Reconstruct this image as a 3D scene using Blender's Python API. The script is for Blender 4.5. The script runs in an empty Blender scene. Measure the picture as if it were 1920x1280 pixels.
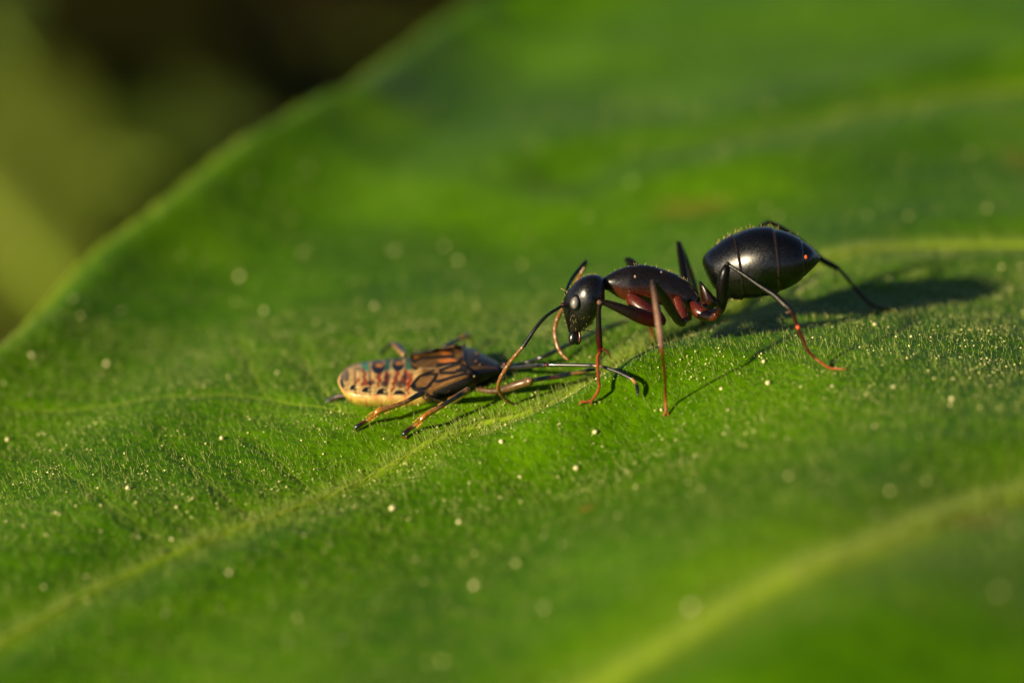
import bpy, math, random
import numpy as np
from mathutils import Vector
from mathutils.bvhtree import BVHTree

R = math.radians
random.seed(7)
rng = np.random.default_rng(11)
scene = bpy.context.scene
col = scene.collection
scene.unit_settings.scale_length = 0.01          # one unit is one centimetre

# ------------------------------------------------------------------ camera
PITCH = R(22.0)
DIST = 10.6667                                   # focus distance
PX = 0.002                                       # one photo pixel at focus distance
FWD = np.array([0.0, math.cos(PITCH), -math.sin(PITCH)])
RGT = np.array([1.0, 0.0, 0.0])
UPV = np.array([0.0, math.sin(PITCH), math.cos(PITCH)])
EYE = -DIST * FWD
cam = bpy.data.cameras.new('camera')
cam.sensor_width = 36.0
cam.lens = 36.0 * DIST / (1920 * PX)
cam.clip_start = 0.1
cam.clip_end = 3000
cam.dof.use_dof = True
cam.dof.focus_distance = DIST
APERTURE = 0.39                                  # diameter of the entrance pupil
cam.dof.aperture_fstop = cam.lens * 1e-3 / APERTURE
camo = bpy.data.objects.new('camera', cam)
camo.location = EYE
camo.rotation_euler = (math.pi / 2 - PITCH, 0, 0)
col.objects.link(camo)
scene.camera = camo

# ------------------------------------------------------------------ light
SUN_ELEV, SUN_AZ = R(22), R(50)                  # azimuth: how far left of the camera the sun stands
sun_dir = Vector((-math.sin(SUN_AZ) * math.cos(SUN_ELEV), -math.cos(SUN_AZ) * math.cos(SUN_ELEV), math.sin(SUN_ELEV)))
world = bpy.data.worlds.new('World')
scene.world = world
world.use_nodes = True
wn = world.node_tree.nodes
wl = world.node_tree.links
sky = wn.new('ShaderNodeTexSky')
sky.sky_type = 'NISHITA'
sky.sun_disc = False
sky.sun_elevation = SUN_ELEV
sky.sun_rotation = math.pi + SUN_AZ              # rotation 0 is +Y, clockwise seen from above
sky.dust_density = 0.2
sky.air_density = 0.5
wl.new(sky.outputs[0], wn['Background'].inputs[0])
wn['Background'].inputs[1].default_value = 0.05
sun = bpy.data.lights.new('sun', 'SUN')
sun.energy = 5.0
sun.angle = R(2.5)
sun.color = (1.0, 0.83, 0.52)
suno = bpy.data.objects.new('sun', sun)
suno.rotation_euler = sun_dir.to_track_quat('Z', 'Y').to_euler()
suno.location = (-20, -20, 30)
col.objects.link(suno)
scene.view_settings.view_transform = 'Standard'
scene.view_settings.look = 'None'
scene.view_settings.exposure = 0.8
scene.view_settings.gamma = 1.0
scene.cycles.max_bounces = 8


# ------------------------------------------------------------------ helpers
def at(u, v, w=0.0):
    """photo pixel and depth behind the focus plane -> world point"""
    t = DIST + w
    k = PX * t / DIST
    return EYE + t * FWD + (u - 960) * k * RGT - (v - 640) * k * UPV


def px(r, w=0.0):
    return r * PX * (DIST + w) / DIST


def link(o, parent=None):
    col.objects.link(o)
    if parent is not None:
        o.parent = parent
    return o


def mesh_object(name, verts, faces, mat, parent=None, cols=None, smooth=True, origin=None):
    verts = np.asarray(verts, dtype=np.float64)
    if origin is not None:
        verts = verts - np.asarray(origin)
    me = bpy.data.meshes.new(name)
    me.from_pydata(verts.tolist(), [], faces)
    if smooth:
        me.polygons.foreach_set('use_smooth', [True] * len(me.polygons))
    if cols is not None:
        a = me.color_attributes.new('tint', 'FLOAT_COLOR', 'POINT')
        c = np.ones((len(verts), 4), dtype=np.float32)
        c[:, :3] = cols
        a.data.foreach_set('color', c.ravel())
    me.materials.append(mat)
    me.update()
    o = bpy.data.objects.new(name, me)
    link(o, parent)
    if origin is not None and parent is None:
        o.location = origin
    return o


def tag(o, label, cat, group=None, kind=None):
    o['label'] = label
    if cat:
        o['category'] = cat
    if group:
        o['group'] = group
    if kind:
        o['kind'] = kind
    return o


def catmull(P, n, closed=False):
    """P (k,d) -> smooth samples through the knots"""
    P = np.asarray(P, float)
    k = len(P)
    ext = np.vstack([2 * P[0] - P[1], P, 2 * P[-1] - P[-2]])
    out = []
    for i in range(k - 1):
        p0, p1, p2, p3 = ext[i], ext[i + 1], ext[i + 2], ext[i + 3]
        for j in range(n):
            t = j / n
            out.append(0.5 * ((2 * p1) + (-p0 + p2) * t + (2 * p0 - 5 * p1 + 4 * p2 - p3) * t * t + (-p0 + 3 * p1 - 3 * p2 + p3) * t ** 3))
    out.append(P[-1])
    return np.array(out)


class Build:
    def __init__(self):
        self.v, self.f, self.c = [], [], []
        self.dw = 0.0

    def add(self, verts, faces, cols):
        b = len(self.v)
        self.v.extend(np.asarray(verts).tolist())
        self.f.extend([tuple(b + i for i in q) for q in faces])
        cols = np.asarray(cols, float)
        if cols.ndim == 1:
            cols = np.tile(cols, (len(verts), 1))
        self.c.extend(cols.tolist())

    def rings(self, rings, cols, cap=True):
        """rings: list of (n,3) arrays; cols: one colour per ring"""
        n = len(rings[0])
        V = np.vstack(rings)
        C = np.repeat(np.asarray(cols, float), n, axis=0)
        F = []
        for i in range(len(rings) - 1):
            for j in range(n):
                a, b = i * n + j, i * n + (j + 1) % n
                F.append((a, b, b + n, a + n))
        if cap:
            V = np.vstack([V, rings[0].mean(0), rings[-1].mean(0)])
            C = np.vstack([C, cols[0], cols[-1]])
            e0, e1 = len(V) - 2, len(V) - 1
            last = (len(rings) - 1) * n
            for j in range(n):
                F.append(((j + 1) % n, j, e0))
                F.append((last + j, last + (j + 1) % n, e1))
        self.add(V, F, C)

    def tube(self, knots, n=6, sides=10, flat=1.0, beads=0):
        """knots: (u, v, w, radius_px, colour); w None = interpolated"""
        us = np.array([k[0] for k in knots], float)
        vs = np.array([k[1] for k in knots], float)
        ws = [k[2] for k in knots]
        arc = np.concatenate([[0], np.cumsum(np.hypot(np.diff(us), np.diff(vs)))])
        known = [i for i, w in enumerate(ws) if w is not None]
        wv = np.interp(arc, arc[known], [ws[i] for i in known]) + self.dw
        P = np.array([at(us[i], vs[i], wv[i]) for i in range(len(knots))])
        rr = np.array([px(knots[i][3], wv[i]) for i in range(len(knots))])
        cc = np.array([knots[i][4] for i in range(len(knots))], float)
        S = catmull(np.hstack([P, rr[:, None], cc]), n)
        if beads:
            q = np.linspace(0, beads, len(S)) % 1.0
            S[:, 3] *= 1.06 - 0.30 * np.exp(-(np.minimum(q, 1 - q) / 0.10) ** 2)
        self.path(S[:, :3], np.maximum(S[:, 3], rr.min() * 0.5), np.clip(S[:, 4:], 0, 1), sides, flat)

    def path(self, P, r, c, sides=10, flat=1.0):
        T = np.gradient(P, axis=0)
        T /= np.linalg.norm(T, axis=1)[:, None] + 1e-12
        N = np.cross(T[0], [0.31, 0.2, 0.93])
        N /= np.linalg.norm(N)
        rings = []
        ang = np.linspace(0, 2 * math.pi, sides, endpoint=False)
        for i in range(len(P)):
            N = N - T[i] * np.dot(N, T[i])
            N /= np.linalg.norm(N) + 1e-12
            B = np.cross(T[i], N)
            rings.append(P[i] + r[i] * (np.cos(ang)[:, None] * N + flat * np.sin(ang)[:, None] * B))
        self.rings(rings, c)

    def loft(self, secs, n=6, sides=32, step=None, power=2.0, colour=None):
        """secs: (u_top, v_top, u_bot, v_bot, w, half_width_px). colour(u, v, rel_height, s) -> rgb"""
        S = catmull(np.array(secs, float), n)
        S[:, 4] += self.dw
        ang = np.linspace(0, 2 * math.pi, sides, endpoint=False)
        ca, sa = np.cos(ang), np.sin(ang)
        ca = np.sign(ca) * np.abs(ca) ** (2 / power)
        sa = np.sign(sa) * np.abs(sa) ** (2 / power)
        rings, C = [], []
        for i, s in enumerate(S):
            top, bot = at(s[0], s[1], s[4]), at(s[2], s[3], s[4])
            mid, half = (top + bot) / 2, (top - bot) / 2
            k = 1.0 if step is None else step(i / (len(S) - 1))
            rings.append(mid + k * (ca[:, None] * half + sa[:, None] * px(max(s[5], 0.3), s[4]) * FWD))
            mu, mv = (s[0] + s[2]) / 2, (s[1] + s[3]) / 2
            hu, hv = (s[0] - s[2]) / 2, (s[1] - s[3]) / 2
            C.append([colour(mu + a * hu, mv + a * hv, a, i / (len(S) - 1)) for a in ca])
        m = sides
        V = np.vstack(rings + [rings[0].mean(0)[None], rings[-1].mean(0)[None]])
        CC = np.vstack([np.array(C).reshape(-1, 3), C[0][0], C[-1][0]])
        F = []
        for i in range(len(rings) - 1):
            for j in range(m):
                a, b = i * m + j, i * m + (j + 1) % m
                F.append((a, a + m, b + m, b))
        e0, e1, last = len(V) - 2, len(V) - 1, (len(rings) - 1) * m
        for j in range(m):
            F.append((j, (j + 1) % m, e0))
            F.append((last + (j + 1) % m, last + j, e1))
        self.add(V, F, CC)

    def blob(self, u, v, w, ru, rv, rw, colour, rot=0.0, seg=16, rng_=10):
        """ellipsoid; radii in pixels"""
        w = w + self.dw
        c = at(u, v, w)
        ex = math.cos(rot) * RGT - math.sin(rot) * UPV
        ey = math.sin(rot) * RGT + math.cos(rot) * UPV
        rings = []
        for i in range(1, rng_):
            th = math.pi * i / rng_
            ph = np.linspace(0, 2 * math.pi, seg, endpoint=False)
            rings.append(c + px(rv, w) * math.cos(th) * ey + math.sin(th) * (px(ru, w) * np.cos(ph)[:, None] * ex + px(rw, w) * np.sin(ph)[:, None] * FWD))
        V = np.vstack(rings + [(c + px(rv, w) * ey)[None], (c - px(rv, w) * ey)[None]])
        F = []
        for i in range(len(rings) - 1):
            for j in range(seg):
                a, b = i * seg + j, i * seg + (j + 1) % seg
                F.append((a, b, b + seg, a + seg))
        e0, e1, last = len(V) - 2, len(V) - 1, (len(rings) - 1) * seg
        for j in range(seg):
            F.append(((j + 1) % seg, j, e0))
            F.append((last + j, last + (j + 1) % seg, e1))
        self.add(V, F, colour)

    def object(self, name, mat, parent=None, origin=None):
        return mesh_object(name, self.v, self.f, mat, parent, np.array(self.c), origin=origin)


# ------------------------------------------------------------------ materials
def new_mat(name):
    m = bpy.data.materials.new(name)
    m.use_nodes = True
    nt = m.node_tree
    return m, nt.nodes, nt.links, nt.nodes['Principled BSDF'], nt.nodes['Material Output']


def tint_material(name, rough, spec=0.5, coat=0.0, bump=0.0, scale=60.0, var=0.15, sss=0.0):
    """colour comes from the mesh's own tint, broken up by fine noise; fine relief from noise"""
    m, n, l, b, out = new_mat(name)
    a = n.new('ShaderNodeVertexColor'); a.layer_name = 'tint'
    tc = n.new('ShaderNodeTexCoord')
    nz = n.new('ShaderNodeTexNoise'); nz.inputs['Scale'].default_value = scale; nz.inputs['Detail'].default_value = 4
    l.new(tc.outputs['Object'], nz.inputs['Vector'])
    hsv = n.new('ShaderNodeHueSaturation')
    mr = n.new('ShaderNodeMapRange')
    mr.inputs['From Min'].default_value = 0.3; mr.inputs['From Max'].default_value = 0.7
    mr.inputs['To Min'].default_value = 1 - var; mr.inputs['To Max'].default_value = 1 + var
    l.new(nz.outputs[0], mr.inputs[0]); l.new(mr.outputs[0], hsv.inputs['Value'])
    l.new(a.outputs[0], hsv.inputs['Color']); l.new(hsv.outputs[0], b.inputs['Base Color'])
    rr = n.new('ShaderNodeMapRange'); rr.inputs['From Min'].default_value = 0.3; rr.inputs['From Max'].default_value = 0.7
    rr.inputs['To Min'].default_value = rough * 0.8; rr.inputs['To Max'].default_value = rough * 1.25
    l.new(nz.outputs[0], rr.inputs[0]); l.new(rr.outputs[0], b.inputs['Roughness'])
    b.inputs['Specular IOR Level'].default_value = spec
    b.inputs['Coat Weight'].default_value = coat
    b.inputs['Coat Roughness'].default_value = 0.16
    if sss:
        b.inputs['Subsurface Weight'].default_value = sss
        b.inputs['Subsurface Radius'].default_value = (0.03, 0.012, 0.005)
        b.inputs['Subsurface Scale'].default_value = 1.0
    if bump:
        v = n.new('ShaderNodeTexVoronoi'); v.inputs['Scale'].default_value = scale * 2.2
        l.new(tc.outputs['Object'], v.inputs['Vector'])
        bp = n.new('ShaderNodeBump'); bp.inputs['Strength'].default_value = bump; bp.inputs['Distance'].default_value = 0.0012
        l.new(v.outputs[0], bp.inputs['Height']); l.new(bp.outputs[0], b.inputs['Normal'])
    return m


def leaf_material(name, base, light, vein, stain, trans=0.35, rough=0.42, fine=True, scale=1.0):
    m, n, l, b, out = new_mat(name)
    a = n.new('ShaderNodeVertexColor'); a.layer_name = 'tint'
    sep = n.new('ShaderNodeSeparateColor'); l.new(a.outputs[0], sep.inputs[0])
    tc = n.new('ShaderNodeTexCoord')
    big = n.new('ShaderNodeTexNoise'); big.inputs['Scale'].default_value = 1.3 * scale; big.inputs['Detail'].default_value = 3
    fn = n.new('ShaderNodeTexNoise'); fn.inputs['Scale'].default_value = 14 * scale; fn.inputs['Detail'].default_value = 5
    for q in (big, fn):
        l.new(tc.outputs['Object'], q.inputs['Vector'])
    add = n.new('ShaderNodeMath'); add.operation = 'ADD'; l.new(big.outputs[0], add.inputs[0])
    mul = n.new('ShaderNodeMath'); mul.operation = 'MULTIPLY'; mul.inputs[1].default_value = 0.7
    l.new(fn.outputs[0], mul.inputs[0]); l.new(mul.outputs[0], add.inputs[1])
    ramp = n.new('ShaderNodeMapRange'); ramp.inputs['From Min'].default_value = 0.62; ramp.inputs['From Max'].default_value = 1.08
    l.new(add.outputs[0], ramp.inputs[0])
    mx = n.new('ShaderNodeMix'); mx.data_type = 'RGBA'
    mx.inputs[6].default_value = (*base, 1); mx.inputs[7].default_value = (*light, 1)
    l.new(ramp.outputs[0], mx.inputs[0])
    mv = n.new('ShaderNodeMix'); mv.data_type = 'RGBA'; mv.inputs[7].default_value = (*vein, 1)
    l.new(sep.outputs[0], mv.inputs[0]); l.new(mx.outputs[2], mv.inputs[6])
    ms = n.new('ShaderNodeMix'); ms.data_type = 'RGBA'; ms.inputs[7].default_value = (*stain, 1)
    l.new(sep.outputs[1], ms.inputs[0]); l.new(mv.outputs[2], ms.inputs[6])
    l.new(ms.outputs[2], b.inputs['Base Color'])
    b.inputs['Roughness'].default_value = rough
    b.inputs['Specular IOR Level'].default_value = 0.05
    if fine:
        vo = n.new('ShaderNodeTexVoronoi'); vo.inputs['Scale'].default_value = 26
        vo2 = n.new('ShaderNodeTexVoronoi'); vo2.inputs['Scale'].default_value = 70
        for q in (vo, vo2):
            l.new(tc.outputs['Object'], q.inputs['Vector'])
        ad = n.new('ShaderNodeMath'); ad.operation = 'ADD'; l.new(vo.outputs[0], ad.inputs[0])
        hm = n.new('ShaderNodeMath'); hm.operation = 'MULTIPLY'; hm.inputs[1].default_value = 0.35
        l.new(vo2.outputs[0], hm.inputs[0]); l.new(hm.outputs[0], ad.inputs[1])
        bp = n.new('ShaderNodeBump'); bp.inputs['Strength'].default_value = 0.55; bp.inputs['Distance'].default_value = 0.012
        bp.invert = True
        l.new(ad.outputs[0], bp.inputs['Height']); l.new(bp.outputs[0], b.inputs['Normal'])
    tr = n.new('ShaderNodeBsdfTranslucent')
    hs = n.new('ShaderNodeHueSaturation'); hs.inputs['Saturation'].default_value = 1.1; hs.inputs['Value'].default_value = 1.25
    l.new(ms.outputs[2], hs.inputs['Color']); l.new(hs.outputs[0], tr.inputs[0])
    sh = n.new('ShaderNodeMixShader'); sh.inputs[0].default_value = trans
    l.new(b.outputs[0], sh.inputs[1]); l.new(tr.outputs[0], sh.inputs[2])
    l.new(sh.outputs[0], out.inputs['Surface'])
    return m


M_blade = leaf_material('leaf_blade', (0.042, 0.132, 0.0005), (0.098, 0.232, 0.0012), (0.28, 0.41, 0.020), (0.22, 0.14, 0.02), trans=0.25)
M_vein = leaf_material('leaf_vein', (0.22, 0.37, 0.015), (0.32, 0.46, 0.028), (0.3, 0.4, 0.06), (0.3, 0.3, 0.06), trans=0.25, fine=False)
M_ant = tint_material('ant_cuticle', 0.29, 0.7, 0.0, 0.08, 110, 0.25)
M_gaster = M_ant
M_bug = tint_material('bug_cuticle', 0.34, 0.28, 0.12, 0.15, 45, 0.25)
M_wing = tint_material('bug_wing', 0.45, 0.4, 0.0, 0.4, 60, 0.25)


def plain(name, c, rough, spec=0.5, trans=0.0, transmission=0.0, noise=0.2, nscale=30):
    m, n, l, b, out = new_mat(name)
    tc = n.new('ShaderNodeTexCoord')
    nz = n.new('ShaderNodeTexNoise'); nz.inputs['Scale'].default_value = nscale
    l.new(tc.outputs['Object'], nz.inputs['Vector'])
    mx = n.new('ShaderNodeMix'); mx.data_type = 'RGBA'
    mx.inputs[6].default_value = (*[k * (1 - noise) for k in c], 1)
    mx.inputs[7].default_value = (*[min(1, k * (1 + noise)) for k in c], 1)
    l.new(nz.outputs[0], mx.inputs[0]); l.new(mx.outputs[2], b.inputs['Base Color'])
    b.inputs['Roughness'].default_value = rough
    b.inputs['Specular IOR Level'].default_value = spec
    b.inputs['Transmission Weight'].default_value = transmission
    if trans:
        t = n.new('ShaderNodeBsdfTranslucent'); l.new(mx.outputs[2], t.inputs[0])
        s = n.new('ShaderNodeMixShader'); s.inputs[0].default_value = trans
        l.new(b.outputs[0], s.inputs[1]); l.new(t.outputs[0], s.inputs[2]); l.new(s.outputs[0], out.inputs['Surface'])
    return m


M_hair = plain('leaf_hair', (0.44, 0.53, 0.13), 0.3, 0.4, trans=0.45)
M_speck = plain('speck', (0.62, 0.62, 0.24), 0.22, 0.7, noise=0.2)
M_pollen = plain('pollen', (0.72, 0.66, 0.34), 0.5, 0.5, noise=0.25, nscale=8)
M_eye = plain('ant_eye', (0.17, 0.155, 0.145), 0.42, 1.0)  # grey base imitates the sun's broad reflection in the eye
M_bristle = plain('bristle', (0.45, 0.33, 0.10), 0.35, 0.6)
M_mite = plain('mite', (0.75, 0.10, 0.015), 0.25, 0.6)

# ------------------------------------------------------------------ the leaf: its relief
ctrl = [  # photo pixel and depth behind the plane of focus, read from how sharp the leaf is there
    (0, 885, 0), (300, 873, 0), (600, 858, 0), (820, 825, 0.02), (1000, 838, -0.03), (1085, 815, 0), (1180, 760, 0), (1250, 722, 0), (1400, 665, 0), (1550, 643, 0), (1750, 648, 0), (1920, 660, 0),
    (0, 1280, -1.5), (480, 1280, -1.7), (960, 1280, -2.0), (1440, 1280, -2.6), (1920, 1280, -2.7), (1440, 960, -1.45), (1920, 940, -1.35), (960, 1020, -0.95),
    (0, 645, 1.30), (380, 300, 3.1), (880, 10, 6.0), (300, 640, 1.15), (640, 500, 2.0), (560, 400, 2.65), (950, 400, 2.6), (1150, 480, 1.9), (760, 200, 3.9),
    (1000, 772, 0.12), (1100, 728, 0.24), (1180, 672, 0.33), (1260, 634, 0.44), (1318, 612, 0.55), (1690, 580, 0.62), (1920, 590, 0.60), (1500, 585, 0.62),
    (1570, 480, 1.30), (1700, 462, 1.5), (1920, 456, 1.6), (1400, 420, 1.95), (1700, 300, 2.7), (1340, 270, 3.0), (1920, 160, 3.9), (1920, 0, 5.0), (1400, 0, 5.5),
    (1000, 150, 4.6), (1100, 250, 3.5), (700, 780, 0.25), (900, 755, 0.20), (400, 760, 0.48), (800, 700, 0.55),
]
CP = np.array([at(*c) for c in ctrl])
# keep the sheet calm outside the picture
CP = np.vstack([CP, [[-5, -1.5, -0.75], [-5, 1.0, -0.7], [5.5, -1.5, -0.5], [5.5, 3, -0.35], [6, 9, -0.3], [-4, -5, -0.9], [5, -5, -0.8], [0, -5, -0.75], [2, 10, -0.4], [-5, -3, -.8]]])


def tps_kernel(r2):
    return np.where(r2 > 1e-12, 0.5 * r2 * np.log(np.maximum(r2, 1e-12)), 0.0)


def tps_fit(P, z, lam=0.01):
    k = len(P)
    d2 = ((P[:, None, :] - P[None]) ** 2).sum(-1)
    A = np.zeros((k + 3, k + 3))
    A[:k, :k] = tps_kernel(d2) + lam * np.eye(k)
    A[:k, k] = 1
    A[:k, k + 1:] = P
    A[k:, :k] = A[:k, k:].T
    return np.linalg.solve(A, np.concatenate([z, [0, 0, 0]]))


TW = tps_fit(CP[:, :2], CP[:, 2])


def base_h(x, y):
    x = np.asarray(x, float); y = np.asarray(y, float)
    z = TW[-3] + TW[-2] * x + TW[-1] * y
    for i in range(len(CP)):
        z = z + TW[i] * tps_kernel((x - CP[i, 0]) ** 2 + (y - CP[i, 1]) ** 2)
    return z


def hit(u, v, fn, t0=6.0, t1=19.0):
    d = FWD + (u - 960) * PX / DIST * RGT - (v - 640) * PX / DIST * UPV
    ts = np.linspace(t0, t1, 900)
    P = EYE + ts[:, None] * d
    g = P[:, 2] - fn(P[:, 0], P[:, 1])
    i = np.argmax(g < 0)
    if g[i] >= 0:
        i = int(np.argmin(np.abs(g)))
        return P[i]
    a, b = ts[max(i - 1, 0)], ts[i]
    for _ in range(30):
        m = (a + b) / 2
        q = EYE + m * d
        if q[2] - float(fn(q[0], q[1])) > 0:
            a = m
        else:
            b = m
    return EYE + a * d


def on_base(path):
    return catmull(np.array([(hit(p[0], p[1], base_h) if len(p) == 2 else at(*p))[:2] for p in path]), 10)


side_veins = [  # path, half width, colour weight
    ([(-420, 1380), (-200, 1300), (0, 1205), (200, 1095), (400, 1012), (560, 950), (700, 890), (820, 826), (900, 797), (1000, 769), (1100, 724), (1180, 668), (1260, 632), (1350, 592), (1450, 535), (1570, 480), (1700, 462), (1920, 456), (2150, 462), (2400, 480)], 0.017),
    ([(900, 1420), (1110, 1290), (1300, 1182), (1500, 1078), (1650, 1020), (1780, 968), (1920, 930), (2150, 890), (2400, 870)], 0.036),
    ([(1080, 330), (1130, 312), (1200, 292), (1340, 268), (1550, 225), (1750, 185), (1920, 160), (2200, 130)], 0.018),
]
small_veins = [
    ([(0, 752), (150, 742), (300, 738), (450, 742), (560, 760), (660, 785)], 0.0026),
    ([(300, 790), (350, 860), (420, 930), (490, 975)], 0.0014),
    ([(100, 850), (170, 920), (260, 990), (330, 1030)], 0.0014),
    ([(470, 820), (540, 880), (600, 930)], 0.0014),
    ([(440, 600), (470, 680), (500, 742)], 0.0028),
    ([(560, 640), (590, 700), (640, 775)], 0.0028),
]
VX = [(on_base(p), w) for p, w in side_veins]
SX = [(on_base(p), w) for p, w in small_veins]


def poly_dist(x, y, P):
    """distance to polyline and signed side (positive = beyond the vein)"""
    best = np.full(np.shape(x), 1e9)
    side = np.zeros(np.shape(x))
    for i in range(len(P) - 1):
        a, b = P[i], P[i + 1]
        dx, dy = b - a
        L2 = dx * dx + dy * dy + 1e-12
        t = np.clip(((x - a[0]) * dx + (y - a[1]) * dy) / L2, 0, 1)
        ex, ey = x - a[0] - t * dx, y - a[1] - t * dy
        d = ex * ex + ey * ey
        upd = d < best
        best = np.where(upd, d, best)
        side = np.where(upd, dx * ey - dy * ex, side)
    return np.sqrt(best), side


def hump(d, s):
    q = (d / s) ** 2
    return q * np.exp(1 - q)


MARGIN = np.array([hit(u, v, base_h)[:2] for u, v in [(0, 632), (100, 535), (200, 448), (300, 362), (380, 294), (480, 246), (620, 165), (760, 82), (880, 2)]])
MARGIN = np.vstack([[-5.5, MARGIN[0, 1] - 3.3], [-3.7, MARGIN[0, 1] - 2.5], [-2.75, MARGIN[0, 1] - 1.3], MARGIN, [1.2, MARGIN[-1, 1] + 1.1], [3.0, MARGIN[-1, 1] + 1.7], [6.5, MARGIN[-1, 1] + 2.0]])
MS = catmull(MARGIN, 12)


def margin_y(x):
    return np.interp(x, MS[:, 0], MS[:, 1]) + 0.17 * (np.abs(np.sin(x * 6.1 + 0.7 * np.sin(x * 2.3))) - 0.6) + 0.025 * np.sin(x * 23.0 + 1.0)


_mx = np.concatenate([np.linspace(-5.5, -2.6, 20)[:-1], np.linspace(-2.6, 0.4, 110)[:-1], np.linspace(0.4, 6.5, 24)])
MFINE = np.column_stack([_mx, margin_y(_mx)])


def leaf_h(x, y):
    x = np.asarray(x, float); y = np.asarray(y, float)
    z = base_h(x, y)
    d, s = poly_dist(x, y, VX[0][0][::2])
    amp_near = 0.035 + 0.15 * np.exp(-((x - 0.22) / 0.33) ** 2)
    amp_far = 0.02 + 0.0 * x
    z = z + np.where(s < 0, amp_near * hump(d, 0.27), amp_far * hump(d, 0.35))
    for P, w in VX[1:]:
        d, s = poly_dist(x, y, P[::2])
        z = z + 0.05 * hump(d, 0.4)
    for P, w in SX:
        d, s = poly_dist(x, y, P[::2])
        z = z + 0.004 * hump(d, 0.07) - 0.002 * np.exp(-(d / 0.03) ** 2)
    # gentle puckers between the veins
    z = z + 0.012 * np.sin(x * 4.1 + 1.3 * np.sin(y * 2.3)) * np.sin(y * 3.7 + 0.9 * np.sin(x * 1.9))
    z = z + 0.0035 * np.sin(x * 13.0 + 2 * np.sin(y * 7.0)) * np.sin(y * 15.0 + 1.7 * np.sin(x * 6.0))
    # the margin: a rim that rolls over outwards, a shallow trough inside it
    e, _ = poly_dist(x, y, MFINE)
    z = z - 0.065 * np.exp(-(e / 0.07) ** 2) + 0.05 * np.exp(-((e - 0.16) / 0.14) ** 2) - 0.06 * np.exp(-((e - 0.70) / 0.32) ** 2)
    return z


def on_leaf(u, v):
    return hit(u, v, leaf_h)


def leaf_w(u, v):
    p = on_leaf(u, v)
    return float(np.dot(p - EYE, FWD) - DIST)


# ------------------------------------------------------------------ the leaf: its meshes
leaf = bpy.data.objects.new('hairy_leaf', None)
link(leaf)
tag(leaf, 'broad hairy green leaf with yellow-green veins that carries both insects', 'leaf')


def warp(n, lo, hi, c, k):
    """samples from lo to hi, crowded round c"""
    t = np.linspace(-1, 1, n)
    s = np.sinh(k * t) / math.sinh(k)
    return np.where(s < 0, c + s * (c - lo), c + s * (hi - c))


NX, NY = 560, 560
gx = warp(NX, -5.2, 6.2, 0.0, 1.7)
gj = np.linspace(0, 1, NY)
X = np.repeat(gx[:, None], NY, 1)
YE = margin_y(gx)
# rows crowded round the strip in focus and again at the margin
rows = []
for i in range(NX):
    ye = YE[i]
    a = warp(NY - 60, -4.8, ye - 0.5, min(0.1, ye - 1.2), 1.9)
    b = ye - 0.5 + 0.5 * (np.linspace(0, 1, 61)[1:]) ** 0.8
    rows.append(np.concatenate([a, b]))
Y = np.array(rows)
Z = leaf_h(X, Y)
th = 0.022
top = np.stack([X, Y, Z], -1).reshape(-1, 3)
e = (YE[:, None] - Y)
thick = th * np.clip(e / 0.03, 0.15, 1.0)
Zb = Z - thick
bot = np.stack([X, Y, Zb], -1).reshape(-1, 3)
V = np.vstack([top, bot])
idx = np.arange(NX * NY).reshape(NX, NY)
q = np.stack([idx[:-1, :-1], idx[1:, :-1], idx[1:, 1:], idx[:-1, 1:]], -1).reshape(-1, 4)
qb = q[:, ::-1] + NX * NY
ring = np.concatenate([idx[:, 0], idx[-1, 1:], idx[-2::-1, -1], idx[0, -2:0:-1]])
nxt = np.roll(ring, -1)
qs = np.stack([nxt, ring, ring + NX * NY, nxt + NX * NY], -1)
Q = np.vstack([q, qb, qs]).astype(np.int32)
me = bpy.data.meshes.new('blade')
me.vertices.add(len(V)); me.vertices.foreach_set('co', V.astype(np.float32).ravel())
me.loops.add(Q.size); me.loops.foreach_set('vertex_index', Q.ravel())
me.polygons.add(len(Q)); me.polygons.foreach_set('loop_start', np.arange(0, Q.size, 4, dtype=np.int32))
me.update(calc_edges=True)
me.polygons.foreach_set('use_smooth', np.ones(len(Q), dtype=bool))
mask = np.zeros((NX * NY, 4), np.float32); mask[:, 3] = 1
fx, fy = X.ravel(), Y.ravel()
vm = np.zeros(NX * NY)
for k, (P, w) in enumerate(VX):
    d, s = poly_dist(fx, fy, P[::2])
    ka, kb, kc = [(0.80, 1.7 + 3.2 / (1 + np.exp(-(fx - 0.35) * 12)), 0.18), (0.95, 2.2, 0.22), (0.30 * np.clip((fx - 0.3) / 1.4, 0, 1), 3.5, 0.10 * np.clip((fx - 0.3) / 1.4, 0, 1))][k]  # first vein's pale tint broadens rightwards to brighten a sunlit stretch
    vm = np.maximum(vm, ka * np.exp(-(d / (w * kb)) ** 2)); vm = np.maximum(vm, kc * np.exp(-(d / (w * 7)) ** 2))
for P, w in SX:
    d, s = poly_dist(fx, fy, P)
    vm = np.maximum(vm, 0.14 * np.exp(-(d / (w * 1.8)) ** 2))
ed, _ = poly_dist(fx, fy, MFINE)
vm = np.maximum(vm, 0.85 * np.exp(-(ed / 0.06) ** 2)); vm = np.maximum(vm, 0.18 * np.exp(-(ed / 0.12) ** 2))  # rim tinted pale like the veins, so that it looks sunlit
mask[:, 0] = vm
st = np.zeros(NX * NY)
for (u, v, ru, rv, k) in [(1300, 392, 75, 16, 0.38), (1262, 378, 30, 8, 0.3), (1905, 300, 26, 22, 0.4), (1832, 978, 50, 14, 0.55), (1100, 952, 16, 9, 0.6)]:
    c = on_leaf(u, v)
    kx = px(ru, leaf_w(u, v)); ky = px(rv, leaf_w(u, v)) / math.sin(PITCH)
    st = np.maximum(st, k * np.exp(-(((fx - c[0]) / kx) ** 2 + ((fy - c[1]) / ky) ** 2) ** 2))
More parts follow.
